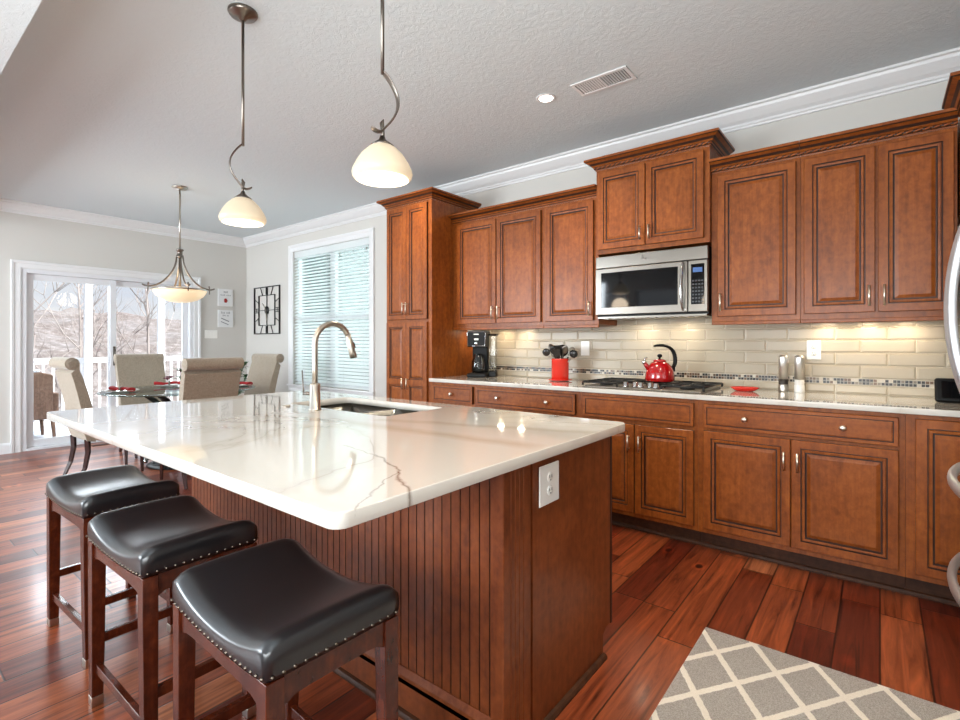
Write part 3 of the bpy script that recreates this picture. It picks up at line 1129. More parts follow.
# ------------------------------------------------------------------ cooktop
def cooktop():
    cx, cy, z = -1.215, 3.385, .9142
    t = thing('gas_cooktop', 'stainless gas cooktop with black iron grates set in the worktop', 'cooktop', (cx, cy, z))
    w, d = .385, .24
    MB().panel(-w, w, -d, d, 0, [(0, 0, 0)], M=Matrix.Identity(4)) if False else None
    mb = MB().box(-w, w, -d, d, 0, .012)
    mb.build('steel_tray', M['steel'], t, bevel=.005)
    burners = [(-.27, .11), (-.27, -.11), (0, .08), (.27, .11), (.27, -.11)]
    for i, (bx, by) in enumerate(burners):
        r = .045 if i != 2 else .06
        MB().lathe([(0, .012), (r, .012), (r, .024), (r * .8, .026), (r * .8, .033), (r * .7, .036), (0, .036)], (bx, by, .0005), 24).build('burner', M['black_iron'], t)
    for g in (-.27, 0, .27):
        mb = MB()
        hw = .125
        y0, y1 = -.225 if g else -.10, .225
        zt = .034
        def bar(x0, y0_, x1, y1_, r=.005):
            mb.tube([(x0, y0_, zt), (x1, y1_, zt)], r, 6, flat=(1.1, .9))
        bar(g - hw, y0, g + hw, y0); bar(g - hw, y1, g + hw, y1)
        bar(g - hw, y0, g - hw, y1); bar(g + hw, y0, g + hw, y1)
        bar(g - hw, (y0 + y1) / 2, g + hw, (y0 + y1) / 2)
        for yy in ((y0 * .5 + .0, y1 * .5) if g else (.08,)):
            bar(g - hw, yy, g - .03, yy); bar(g + .03, yy, g + hw, yy)
            bar(g, yy + .03, g, yy + .10); bar(g, yy - .10, g, yy - .03)
        for sx in (-hw, hw):
            for yy in (y0, y1):
                mb.tube([(g + sx, yy, .0122), (g + sx, yy, zt)], .007, 6)
        mb.build('grate', M['black_iron'], t)
    for k in range(5):
        x = -.10 + k * .05
        y = -.19 + (k % 2) * .035
        MB().lathe([(0, .0122), (.020, .0122), (.021, .018), (.017, .022), (.016, .042), (.013, .045), (0, .045)], (x, y, .0005), 18).build('knob', M['chrome'], t)
    return t
cooktop()

# ------------------------------------------------------------------ island
IT = .903
IX0, IX1, IY0, IY1 = -2.985, -.781, .556, 1.918
BX1, BY0, BY1 = -.838, 1.165, 1.895
SX0, SX1, SY0, SY1 = -2.415, -1.655, 1.425, 1.800     # sink opening


def island():
    t = thing('kitchen_island', 'long cherry island base with beadboard facing the stools', 'kitchen island', (0, 0, 0))
    mb = MB()
    mb.box(-2.94, BX1 - .02, BY1 - .018, BY1, .1, .869)            # back face frame
    mb.box(-2.94, -2.92, BY0 + .02, BY1 - .018, 0, .869)
    mb.box(-2.92, BX1 - .02, BY0 + .02, BY1 - .06, .09, .105)
    mb.box(-2.92, BX1 - .02, BY1 - .075, BY1 - .06, 0, .09)
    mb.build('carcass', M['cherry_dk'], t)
    # beadboard: grooved front facing -Y
    mb = MB()
    pts = []
    x = -2.945; W = .038
    while x < BX1 - .045 - .002:
        a, b = x, min(x + W, BX1 - .045)
        pts += [(a, BY0 + .005, 1), (a + .0018, BY0 + .005, 1), (a + .003, BY0, 0), (b - .0012, BY0, 0)]
        x += W
    pts.append((BX1 - .045, BY0, 0))
    z0, z1 = .115, .8695
    prev = None
    for (px, py, mi) in pts:
        cur = (mb.bm.verts.new((px, py, z0)), mb.bm.verts.new((px, py, z1)))
        if prev:
            mb.face([prev[0], cur[0], cur[1], prev[1]], 1 if (mi == 1 or prev[2] == 1) and py > BY0 + .001 else 0)
        prev = (cur[0], cur[1], mi)
    mb.box(-2.945, BX1 - .045, BY0 + .0055, BY0 + .02, z0, z1)
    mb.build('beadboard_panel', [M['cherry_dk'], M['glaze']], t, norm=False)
    # corner post with reeded end face
    mb = MB()
    poly = [(BX1 - .045, BY0 - .006), (BX1 - .003, BY0 - .006), (BX1, BY0 - .003)]
    y = BY0 + .028
    for k in range(4):
        poly += [(BX1, y), (BX1 - .004, y + .003), (BX1, y + .006)]
        y += .022
    poly += [(BX1, BY0 + .136), (BX1 - .009, BY0 + .142), (BX1 - .009, BY0 + .150), (BX1 - .045, BY0 + .150)]
    mb.prism(poly, 'z', .0, .8695)
    mb.build('corner_post', M['cherry_dk'], t)
    # end panel with the toe notch at the back corner
    ya = BY0 + .151
    mb = MB().prism([(ya, 0), (BY1 - .075, 0), (BY1 - .075, .085), (BY1 - .05, .105), (BY1, .105), (BY1, .8695), (ya, .8695)], 'x', BX1 - .02, BX1 - .002)
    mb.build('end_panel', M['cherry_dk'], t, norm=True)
    MB().box(BX1 - .0015, BX1 + .001, BY1 - .012, BY1 + .001, .105, .8695).build('edge_strip', M['glaze'], t)
    # skirting, its top ledge and shoe mould
    mb = MB().box(-2.945, BX1 - .046, BY0 - .034, BY0 - .0005, 0, .100)
    mb.build('skirting_board', M['cherry_dk'], t)
    MB().prism([(BY0 - .0345, .1005), (BY0 - .020, .1005), (BY0 - .019, .112), (BY0 - .004, .128), (BY0 - .0008, .128), (BY0 - .0008, .1005)], 'x', -2.945, BX1 - .046).build('skirting_cap', M['cherry_dk'], t)
    SH = [(0, 0), (.016, 0), (.016, .008), (.011, .017), (0, .020)]
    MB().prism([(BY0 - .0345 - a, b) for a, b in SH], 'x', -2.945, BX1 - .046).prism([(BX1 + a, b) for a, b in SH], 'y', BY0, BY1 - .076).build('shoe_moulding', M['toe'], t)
island()

# island worktop with sink cut-out
def island_top():
    mb = MB()
    r = .032; n = 7
    def rr(x0, x1, y0, y1, r):
        P = []
        for (cx, cy, a0) in ((x1 - r, y1 - r, 0), (x0 + r, y1 - r, 90), (x0 + r, y0 + r, 180), (x1 - r, y0 + r, 270)):
            for k in range(n):
                a = math.radians(a0 + 90 * k / (n - 1))
                P.append((cx + r * math.cos(a), cy + r * math.sin(a)))
        return P
    bvl = .003
    th = .033
    def ring(P, z):
        return [mb.bm.verts.new((x, y, z)) for x, y in P]
    def shrink(d, x0=IX0, x1=IX1, y0=IY0, y1=IY1, r=r):
        return rr(x0 + d, x1 - d, y0 + d, y1 - d, r - d)
    rings = [ring(shrink(bvl), IT), ring(shrink(bvl * .3), IT - bvl * .3), ring(shrink(0), IT - bvl), ring(shrink(0), IT - th + bvl), ring(shrink(bvl * .3), IT - th + bvl * .3), ring(shrink(bvl), IT - th)]
    N = len(rings[0])
    for i in range(len(rings) - 1):
        for k in range(N):
            mb.face([rings[i][k], rings[i][(k + 1) % N], rings[i + 1][(k + 1) % N], rings[i + 1][k]], 0, True)
    hole = rr(SX0, SX1, SY0, SY1, .03)
    h = [ring(hole, IT), ring(hole, IT - th)]
    for k in range(N):
        mb.face([h[0][k], h[0][(k + 1) % N], h[1][(k + 1) % N], h[1][k]], 0, True)
    # both loops start at the same corner order: bridge them
    for k in range(N):
        k2 = (k + 1) % N
        mb.face([rings[0][k], rings[0][k2], h[0][k2], h[0][k]])
        mb.face([rings[-1][k], rings[-1][k2], h[1][k2], h[1][k]])
    o = mb.build('island_worktop', M['quartz'], norm=True)
    for p in o.data.polygons:
        p.use_smooth = abs(p.normal.z) < .99
    tag(o, 'large white quartz island worktop with rounded corners and sink cut-out', 'worktop')
island_top()

# undermount sink
def sink():
    t = thing('kitchen_sink', 'undermount stainless double-bowl sink in the island worktop', 'sink', ((SX0 + SX1) / 2, (SY0 + SY1) / 2, 0))
    zt = IT - .0335
    W = (SX1 - SX0) / 2; D = (SY1 - SY0) / 2
    def bowl(x0, x1, name, deep, zr):
        mb = MB()
        def rr(x0, x1, y0, y1, r, z, n=6):
            P = []
            for (cx, cy, a0) in ((x1 - r, y1 - r, 0), (x0 + r, y1 - r, 90), (x0 + r, y0 + r, 180), (x1 - r, y0 + r, 270)):
                for k in range(n):
                    a = math.radians(a0 + 90 * k / (n - 1))
                    P.append(mb.bm.verts.new((cx + r * math.cos(a), cy + r * math.sin(a), z)))
            return P
        y0, y1 = -D - .008, D + .008
        L = [rr(x0 - .012, x1 + .012, y0 - .012, y1 + .012, .045, zr), rr(x0, x1, y0, y1, .04, zr), rr(x0 + .006, x1 - .006, y0 + .006, y1 - .006, .04, zt - deep + .03), rr(x0 + .030, x1 - .030, y0 + .030, y1 - .030, .04, zt - deep)]
        N = len(L[0])
        for i in range(3):
            for k in range(N):
                mb.face([L[i][k], L[i][(k + 1) % N], L[i + 1][(k + 1) % N], L[i + 1][k]], 0, True)
        mb.face(L[3])
        b = mb.build(name, M['sinksteel'], t)
        cx = (x0 + x1) / 2
        MB().lathe([(0, .001), (.020, .001), (.024, .004), (.042, .004), (.044, .001)], (cx, .03, zt - deep + .0005), 20).build('drain', M['chrome'], b)
    bowl(-W - .008, .010, 'bowl', .21, zt)
    bowl(.045, W + .008, 'bowl', .18, zt)
    MB().box(.012, .043, -D + .02, D - .02, zt - .03, zt - .006).build('divider', M['sinksteel'], t, bevel=.008)
sink()


def faucet():
    t = thing('kitchen_faucet', 'tall brushed nickel gooseneck pull-down faucet beside the island sink', 'faucet', (-2.078, 1.362, IT))
    MB().lathe([(0, 0), (.030, 0), (.030, .004), (.0245, .008), (.0245, .118), (.021, .124), (0, .124)], (0, 0, .0003), 28).build('base', M['nickel'], t)
    R = .098
    pts = [(0, 0, .120), (0, 0, .20), (0, 0, .31)] + [(0, R - R * math.cos(math.radians(a)), .31 + R * math.sin(math.radians(a))) for a in range(12, 165, 12)]
    MB().tube(pts, .0135, 16).build('gooseneck', M['nickel'], t)
    a = math.radians(156)
    e = Vector((0, R - R * math.cos(a), .31 + R * math.sin(a)))
    d = Vector((0, math.sin(a), math.cos(a))).normalized()
    d = Vector((0, .30, -.954))
    s = MB().tube([e - d * .01, e + d * .02, e + d * .022, e + d * .085, e + d * .115], [.0145, .0145, .0165, .0175, .0185], 16)
    sh = s.build('spray_head', M['nickel'], t)
    b = e + d * .055
    MB().box(-.005, .005, .017, .024, -.014, .014, M=Matrix.Translation(b) @ Matrix.Rotation(math.radians(17), 4, 'X')).build('spray_button', M['black_plastic'], sh)
    mb = MB().tube([(-.020, -.010, .075), (-.050, -.025, .078)], .008, 12)
    mb.tube([(-.052, -.026, .068), (-.054, -.027, .10), (-.060, -.029, .185)], [.0042, .0036, .003], 10)
    mb.build('side_lever', M['nickel_dk'], t)
faucet()
b = MB().lathe([(0, 0), (.021, 0), (.021, .004), (.018, .0065), (0, .0075)], (-2.30, 1.345, IT + .0003), 22).build('air_switch_button', M['nickel'])
tag(b, 'small round nickel button on the island top left of the faucet', 'button')
# island end outlet (faces +X)
outlet('wall_outlet', 'white duplex outlet on the wooden end of the island', 0, 0, 0, w=.120, h=.128, loc=(BX1 + .0005, 1.405, .765), rz=PI / 2)

# ------------------------------------------------------------------ bar stools
def make_stool(label):
    t = thing('bar_stool', label, 'bar stool', (0, 0, 0), group='backless saddle stools along the island')
    w, d = .485, .335
    zb = .552
    mb = MB()
    NX, NY = 28, 20
    def sad(u): return .044 * abs(u) ** 2.2
    G = []
    for j in range(NY + 1):
        row = []
        for i in range(NX + 1):
            u = -1 + 2 * i / NX; v = -1 + 2 * j / NY
            # squircle rounding of corners
            k = 1 - .022 * (abs(u) ** 8) * (abs(v) ** 8)
            x, y = u * w / 2 * k, v * d / 2 * k
            fall = .013 * max(0, (abs(v) - .72) / .28) ** 2.6 + .012 * max(0, (abs(u) - .84) / .16) ** 2.6
            z = zb + .050 + sad(u) + .006 * (1 - v * v) - fall
            row.append(mb.bm.verts.new((x * .985, y * .985, z)))
        G.append(row)
    for j in range(NY):
        for i in range(NX):
            mb.face([G[j][i], G[j][i + 1], G[j + 1][i + 1], G[j + 1][i]], 0, True)
    loop = [G[0][i] for i in range(NX + 1)] + [G[j][NX] for j in range(1, NY + 1)] + [G[NY][i] for i in range(NX - 1, -1, -1)] + [G[j][0] for j in range(NY - 1, 0, -1)]
    n = len(loop)
    prev = loop
    for s, o_ in ((.12, 1.010), (.5, 1.018), (.85, 1.012), (1.0, 1.0)):
        cur = []
        for v in loop:
            u = max(-1, min(1, v.co.x / (w / 2 * .985)))
            zbot = zb + .012 * abs(u) ** 2
            z = v.co.z * (1 - s) + zbot * s
            cur.append(mb.bm.verts.new((v.co.x / .985 * o_, v.co.y / .985 * o_, z)))
        for k in range(n):
            mb.face([prev[k], cur[k], cur[(k + 1) % n], prev[(k + 1) % n]], 0, True)
        prev = cur
    mb.face(list(reversed(prev)))
    mb.build('seat', M['leather'], t)
    # nailheads along the seat bottom
    mb = MB()
    W2, D2 = w / 2 + .001, d / 2 + .001
    def nail(x, y, nx, ny):
        u = x / (w / 2)
        z = zb + .012 * u * u + .009
        c = Vector((x, y, z)); nn = Vector((nx, ny, 0)); tt = Vector((-ny, nx, 0))
        ring0 = []; ring1 = []
        for k in range(8):
            a = 2 * PI * k / 8
            q = tt * math.cos(a) + Vector((0, 0, 1)) * math.sin(a)
            ring0.append(mb.bm.verts.new(c + q * .0042)); ring1.append(mb.bm.verts.new(c + q * .0028 + nn * .0026))
        top = mb.bm.verts.new(c + nn * .0042)
        for k in range(8):
            mb.face([ring0[k], ring0[(k + 1) % 8], ring1[(k + 1) % 8], ring1[k]], 0, True)
            mb.face([ring1[k], ring1[(k + 1) % 8], top], 0, True)
    m_ = 22
    for k in range(m_):
        x = -W2 + .012 + (2 * W2 - .024) * k / (m_ - 1)
        nail(x, -D2 - .0012, 0, -1); nail(x, D2 + .0012, 0, 1)
    m_ = 14
    for k in range(m_):
        y = -D2 + .014 + (2 * D2 - .028) * k / (m_ - 1)
        nail(W2 + .0018, y, 1, 0); nail(-W2 - .0018, y, -1, 0)
    mb.build('nailhead_trim', flat('antique_nail', srgb(104, 95, 84), .3, 1.0), t)
    # aprons: arched underside
    def apron(axis, L, off, nm):
        mb = MB()
        N = 12
        top = []; bot = []
        for k in range(N + 1):
            s = -L / 2 + L * k / N; u = s / (L / 2)
            zt = zb - .0005 + (.009 * (s / (w / 2)) ** 2 if axis == 'x' else .009)
            zb_ = zb - .040 - .014 * abs(u) ** 8
            top.append((s, zt)); bot.append((s, zb_))
        mb.prism(top + bot[::-1], 'y' if axis == 'x' else 'x', off - .010, off + .010)
        mb.build('apron', M['stoolwood'], t)
    lw = .040
    lx, ly = w / 2 - lw / 2 - .002, d / 2 - lw / 2 - .002
    apron('x', 2 * lx - lw, -ly - .004, 'a'); apron('x', 2 * lx - lw, ly + .004, 'a')
    apron('y', 2 * ly - lw, -lx - .004, 'a'); apron('y', 2 * ly - lw, lx + .004, 'a')
    for sx in (-1, 1):
        for sy in (-1, 1):
            mb = MB()
            cx, cy = sx * lx, sy * ly
            V = []
            for (z, hw, sh) in ((.032, .0165, .010), (.20, .0185, .004), (.45, .020, 0), (zb + .008, .020, 0)):
                ox, oy = cx + sx * sh, cy
                V.append([mb.bm.verts.new((ox + a * hw, oy + b * hw, z)) for a, b in ((-1, -1), (1, -1), (1, 1), (-1, 1))])
            for i in range(3):
                for k in range(4):
                    mb.face([V[i][k], V[i][(k + 1) % 4], V[i + 1][(k + 1) % 4], V[i + 1][k]])
            mb.face(V[0][::-1]); mb.face(V[-1])
            leg = mb.build('leg', M['stoolwood'], t, bevel=.002)
            MB().box(cx + sx * .010 - .0175, cx + sx * .010 + .0175, cy - .0175, cy + .0175, .0008, .0318).build('foot_glide', M['nickel'], leg, bevel=.002)
    hx = lx - .010
    for nm, x0, x1, y0, y1, z0 in (('f', -hx, hx, -ly - .008, -ly + .010, .115), ('b', -hx, hx, ly - .010, ly + .008, .115),
                                   ('l', -lx - .012, -lx + .008, -ly + .018, ly - .018, .205), ('r', lx - .008, lx + .012, -ly + .018, ly - .018, .205)):
        MB().box(x0, x1, y0, y1, z0, z0 + .030).build('stretcher', M['stoolwood'], t, bevel=.002)
    return t


st = make_stool('black leather saddle stool nearest the camera, at the front corner of the island')
st.location = (-1.156, .668, 0); st.rotation_euler = (0, 0, math.radians(-1.5))
for (x, y, rz, lab) in ((-1.845, .668, 1.0, 'black leather saddle stool in the middle of the three at the island'),
                        (-2.570, .700, 2.0, 'black leather saddle stool furthest along the island, nearest the dining chairs')):
    c = dup(st); c.location = (x, y, 0); c.rotation_euler = (0, 0, math.radians(rz)); c['label'] = lab

# ------------------------------------------------------------------ pendants over the island
def make_pendant(label):
    t = thing('pendant_light', label, 'pendant light', (0, 0, 0), group='two opal glass pendants over the island')
    MB().lathe([(0, CEIL - .0165), (.065, CEIL - .0165), (.066, CEIL - .024), (.058, CEIL - .036), (.020, CEIL - .046), (.010, CEIL - .060), (0, CEIL - .060)], (0, 0, 0), 28).build('canopy', M['nickel_dk'], t)
    MB().tube([(0, 0, CEIL - .055), (0, 0, 2.125)], .0065, 12).build('rod', M['nickel_dk'], t)
    # curved strap
    P = []
    for k in range(15):
        s = k / 14
        z = 2.135 - .205 * s
        x = .056 * math.sin(PI * min(1, s * 1.02)) ** .9 if s < 1 else 0
        P.append((x, 0, z))
    P += [(-.012, 0, 1.922), (-.030, 0, 1.928), (-.040, 0, 1.938)]
    MB().tube(P, .0105, 8, flat=(.40, 1.6)).build('curved_arm', M['nickel_dk'], t, subsurf=1)
    MB().tube([(.002, 0, 1.885), (.002, 0, 1.925), (-.002, 0, 1.955), (.004, 0, 1.970)], [.008, .006, .008, .002], 8).lathe([(0, 1.915), (.008, 1.912), (.012, 1.900), (.030, 1.886), (.040, 1.878), (.038, 1.874), (0, 1.874)], (0, 0, 0), 20).build('finial_cap', M['nickel_dk'], t)
    sh = MB()
    prof = [(.022, 1.885), (.048, 1.869), (.072, 1.845), (.090, 1.817), (.1005, 1.794), (.103, 1.783), (.100, 1.771), (.090, 1.763)]
    inn = [(.085, 1.766), (.095, 1.776), (.097, 1.784), (.092, 1.796), (.078, 1.821), (.060, 1.846), (.038, 1.868)]
    sh.lathe(prof, (0, 0, 0), 36, 0)
    sh.lathe([(.090, 1.763), (.085, 1.766)] + inn[1:], (0, 0, 0), 36, 1)
    sh.lathe([(.090, 1.7632), (.06, 1.757), (.03, 1.754), (0, 1.753)], (0, 0, 0), 36, 1)
    sh.build('glass_shade', [M['shade_glass'], M['shade_low']], t)
    return t


pd = make_pendant('opal glass pendant nearer the camera, its strap curving right')
pd.location = (-1.336, 1.139, .016); pd.rotation_euler = (0, 0, math.radians(38.5 + 28))
p2 = dup(pd)
p2.location = (-2.336, 1.148, .016); p2.rotation_euler = (0, 0, math.radians(38.5 + 180 + 28)); p2['label'] = 'opal glass pendant over the sink end of the island, its strap curving left'
for (x, y) in ((-1.338, 1.134), (-2.34, 1.146)):
    l = bpy.data.lights.new('pendant_bulb', 'POINT'); l.energy = 5; l.color = WARM; l.shadow_soft_size = .09
    o = bpy.data.objects.new('pendant_bulb', l); o.location = (x, y, 1.64); COL.objects.link(o)

# dining chandelier
def chandelier():
    t = thing('bowl_chandelier', 'nickel bowl chandelier with three curved arms over the dining table', 'chandelier', (-5.46, 2.05, 0))
    MB().lathe([(0, CEIL - .0005), (.068, CEIL - .0005), (.070, CEIL - .010), (.055, CEIL - .024), (.012, CEIL - .034), (0, CEIL - .034)], (0, 0, 0), 28).build('canopy', M['nickel'], t)
    MB().tube([(0, 0, CEIL - .03), (0, 0, 2.14)], .008, 12).build('rod', M['nickel'], t)
    MB().lathe([(0, 2.15), (.030, 2.15), (.034, 2.145), (.034, 2.132), (.024, 2.128), (.024, 2.085), (.032, 2.08), (.032, 2.066), (0, 2.062)], (0, 0, 0), 20).tube([(0, 0, 2.07), (0, 0, 1.72)], .012, 10).build('hub', M['nickel_dk'], t)
    for k in range(4):
        a = math.radians(k * 90 - 6)
        ca, sa = math.cos(a), math.sin(a)
        P = [(.026, 2.10), (.030, 2.03), (.048, 1.96), (.085, 1.885), (.145, 1.815), (.205, 1.775), (.262, 1.760), (.30, 1.765), (.325, 1.780)]
        arm = MB().tube([(r * ca, r * sa, z) for r, z in P], .0070, 8, flat=(.8, 1.3)).build('arm', M['nickel_dk'], t, subsurf=1)
        MB().tube([(.268 * ca, .268 * sa, 1.80), (.272 * ca, .272 * sa, 1.76), (.272 * ca, .272 * sa, 1.715)], [.007, .0065, .005], 8).build('hook', M['nickel_dk'], arm)
    MB().lathe([(.240, 1.752), (.248, 1.748), (.248, 1.738), (.240, 1.734)], (0, 0, 0), 40, closed=True).build('rim', M['nickel'], t)
    MB().lathe([(.238, 1.752), (.232, 1.722), (.205, 1.682), (.160, 1.650), (.10, 1.628), (.05, 1.619), (0, 1.616)], (0, 0, 0), 40).lathe([(.238, 1.752), (.226, 1.724), (.20, 1.69), (.155, 1.658), (0, 1.625)], (0, 0, 0), 40).build('glass_bowl', M['bowl_glass'], t)
chandelier()
l = bpy.data.lights.new('chandelier_bulb', 'POINT'); l.energy = 3.5; l.color = WARM; l.shadow_soft_size = .12
o = bpy.data.objects.new('chandelier_bulb', l); o.location = (-5.46, 2.05, 1.86); COL.objects.link(o)

# recessed can and ceiling vent
t = thing('recessed_light', 'small round recessed light glowing in the kitchen ceiling', 'ceiling light', (-1.657, 2.751, CEIL))
MB().lathe([(.044, -.0005), (.062, -.0005), (.063, -.003), (.059, -.005), (.047, -.005), (.044, -.003)], (0, 0, 0), 32, closed=True).build('trim_ring', M['white_paint'], t)
MB().lathe([(0, -.0045), (.043, -.0045), (.0435, -.001), (0, -.001)], (0, 0, 0), 28).build('lens', M['can_lens'], t)
t = thing('ceiling_vent', 'white rectangular ceiling air vent, half of its louvres dark', 'air vent', (-1.285, 2.785, CEIL))
mb = MB()
W_, D_ = .175, .085
mb.box(-W_, W_, -D_, -D_ + .022, -.008, -.0005); mb.box(-W_, W_, D_ - .022, D_, -.008, -.0005)
mb.box(-W_, -W_ + .022, -D_ + .022, D_ - .022, -.008, -.0005); mb.box(W_ - .022, W_, -D_ + .022, D_ - .022, -.008, -.0005)
mb.box(-.008, .008, -D_ + .022, D_ - .022, -.008, -.0005)
mb.build('frame', M['white_paint'], t, bevel=.002)
MB().box(-W_ + .022, W_ - .022, -D_ + .022, D_ - .022, -.0012, -.0006).build('dark_duct', M['slot'], t)
mb = MB()
for side in (-1, 1):
    for k in range(9):
        x = side * (.018 + k * .0155)
        R = Matrix.Translation((x, 0, -.0048)) @ Matrix.Rotation(math.radians(12 if side < 0 else -50), 4, 'Y')
        mb.box(-.0078 if side < 0 else -.0045, .0078 if side < 0 else .0045, -D_ + .023, D_ - .023, -.0005, .0005, M=R)
mb.build('louvres', M['white_paint'], t)

# ------------------------------------------------------------------ dining set
TC = (-5.53, 2.09)


def dining_table():
    t = thing('dining_table', 'round glass-topped dining table on dark curved legs', 'dining table', (TC[0], TC[1], 0))
    MB().lathe([(0, .738), (.670, .738), (.682, .742), (.685, .746), (.682, .750), (.670, .7515), (0, .7515)], (0, 0, 0), 64).build('glass_top', M['tableglass'], t)
    for k in range(4):
        a = math.radians(45 + 90 * k)
        ca, sa = math.cos(a), math.sin(a)
        P = [(.40, .030), (.30, .050), (.19, .14), (.115, .27), (.10, .40), (.145, .53), (.25, .64), (.37, .705), (.44, .722)]
        MB().tube([(r * ca, r * sa, z) for r, z in P], [.026, .028, .032, .034, .034, .034, .032, .027, .015], 8, flat=(.75, 1.5)).build('leg', M['black_iron'], t, subsurf=1)
    MB().lathe([(0, .36), (.085, .36), (.10, .375), (.10, .42), (.085, .435), (0, .435)], (0, 0, 0), 24).lathe([(.30, .722), (.33, .722), (.33, .737), (.30, .737)], (0, 0, 0), 40, closed=True).build('collar', M['black_iron'], t)
    mb = MB()
    for k in range(10):
        a = 2 * PI * k / 10
        ca, sa = math.cos(a), math.sin(a)
        c = Vector((.20 * ca, .20 * sa, .075))
        mb.tube([tuple(c + Vector((ca * .06 * math.cos(q), sa * .06 * math.cos(q), .06 * math.sin(q)))) for q in [i * .55 for i in range(11)]], .010, 6)
    mb.lathe([(.0, .002), (.29, .002), (.30, .012), (.28, .024), (0, .024)], (0, 0, 0), 32)
    mb.build('scrolled_base', M['black_iron'], t)
    for k in range(5):
        a = 2 * PI * k / 5 + .4
        MB().sphere((.31 * math.cos(a), .31 * math.sin(a), .045), .024, 12).build('base_bead', M['chrome'], t)
dining_table()


def make_chair(label):
    """faces +Y; origin under the seat centre"""
    t = thing('dining_chair', label, 'dining chair', (0, 0, 0), group='scroll-back linen chairs round the glass table')
    # scroll back profile (y, z)
    F = [(-.150, .47), (-.160, .56), (-.182, .68), (-.212, .80), (-.248, .92), (-.272, .985)]
    P = F[:]
    c = (-.322, 1.036); r = .053
    for a in range(10, 300, 18):
        P.append((c[0] + r * math.cos(math.radians(a)), c[1] + r * math.sin(math.radians(a))))
    P += [(-.330, .955), (-.310, .88), (-.282, .76), (-.258, .64), (-.244, .52), (-.236, .42), (-.215, .355), (-.150, .34)]
    mb = MB()
    W = .226
    def wz(z): return W + .012 * max(0, (z - .5) / .5)
    A = [mb.bm.verts.new((-wz(z), y, z)) for y, z in P]
    B = [mb.bm.verts.new((wz(z), y, z)) for y, z in P]
    n = len(P)
    for i in range(n):
        mb.face([A[i], A[(i + 1) % n], B[(i + 1) % n], B[i]])
    mb.face(A[::-1]); mb.face(B)
    mb.build('backrest', M['linen'], t, bevel=.010, seg=3, angle=50)
    # piping rolls on the scroll ends
    mb = MB()
    for s in (-1, 1):
        mb.lathe([(0, 0), (.040, 0), (.044, .004), (.040, .009), (.015, .012), (0, .006)], (s * (W + .006), c[0], c[1]), 18, M=Matrix.Rotation(s * PI / 2, 4, 'Y'))
    mb.build('scroll_button', M['linen'], t)
    # seat with bowed skirt
    S = [(-.160, .36), (-.10, .335), (.10, .345), (.235, .375), (.262, .40), (.265, .455), (.250, .488), (.20, .502), (0, .508), (-.155, .502)]
    MB().prism(S, 'x', -W, W).build('seat', M['linen'], t, bevel=.012, seg=3, angle=35)
    for sx in (-1, 1):
        MB().tube([(sx * .195, .215, .375), (sx * .196, .217, .20), (sx * .198, .220, .0008)], [.022, .018, .013], 4, smooth=False).build('leg', M['chairwood'], t)
        MB().tube([(sx * .195, -.205, .365), (sx * .196, -.200, .25), (sx * .198, -.222, .12), (sx * .200, -.268, .0008)], [.024, .022, .019, .015], 4, smooth=False).build('leg', M['chairwood'], t)
    return t


ch = make_chair('linen scroll-back chair seen from behind, on the island side of the table')
ch.location = (-4.78, 1.93, 0); ch.rotation_euler = (0, 0, PI / 2 + math.radians(2))
for (x, y, rz, lab) in ((-5.66, 1.50, 2, 'linen scroll-back chair at left, standing side-on in front of the glass door'),
                        (-6.36, 2.08, -90, 'linen scroll-back chair across the table, facing the island before the glass door'),
                        (-5.60, 2.74, 186, 'linen scroll-back chair at the right of the table, beside the wall clock')):
    c = dup(ch); c.location = (x, y, 0); c.rotation_euler = (0, 0, math.radians(rz)); c['label'] = lab


def place_setting(x, y, rz, lp, ln):
    p = thing('dinner_plate', lp, 'plate', (x, y, .752), 0, 'white dinner plates on the glass table')
    MB().lathe([(0, .001), (.080, .001), (.095, .006), (.138, .016), (.140, .019), (.136, .019), (.094, .010), (.080, .006), (0, .006)], (0, 0, 0), 36).build('plate_dish', M['porcelain'], p)
    nk = thing('napkin', ln, 'napkin', (x, y, .7615), rz, 'rolled red napkins on the plates')
    mb = MB()
    P = []; R_ = []
    for k in range(13):
        s = -1 + 2 * k / 12
        P.append((s * .135, .010 * math.sin(3 * s), .021 + .004 * math.sin(5 * s)))
        R_.append(.017 + .010 * abs(s) ** 1.5 + .002 * math.sin(9 * s))
    mb.tube(P, R_, 12, flat=(.75, 1.25))
    mb.build('cloth_roll', M['napkin'], nk)
    MB().tube([(-.008, 0, .021), (.008, 0, .021)], .024, 14).build('napkin_ring', M['nickel_dk'], nk)


place_setting(-5.60, 1.60, .3, 'white plate on the glass table before the left chair', 'rolled red napkin on the leftmost plate')
place_setting(-5.98, 2.14, 1.3, 'white plate on the glass table before the far chair', 'rolled red napkin on the plate before the far chair')
place_setting(-5.38, 2.60, .5, 'white plate on the glass table before the right chair', 'rolled red napkin on the plate before the right chair')


def leaf(mb, base, tip, w, mi=0, droop=.02, up=(0, 0, 1)):
    b = Vector(base); t_ = Vector(tip); d = t_ - b
    side = d.cross(Vector(up))
    if side.length < 1e-5: side = Vector((1, 0, 0))
    side.normalize()
    n = 6
    prev = None
    for k in range(n + 1):
        s = k / n
        c = b + d * s + Vector((0, 0, droop * math.sin(PI * s)))
        ww = w * math.sin(PI * min(.999, max(.02, s)) ** .8)
        row = [mb.bm.verts.new(c - side * ww + Vector((0, 0, ww * .25))), mb.bm.verts.new(c), mb.bm.verts.new(c + side * ww + Vector((0, 0, ww * .25)))]
        if prev:
            for q in (0, 1):
                mb.face([prev[q], prev[q + 1], row[q + 1], row[q]], mi, True)
        prev = row


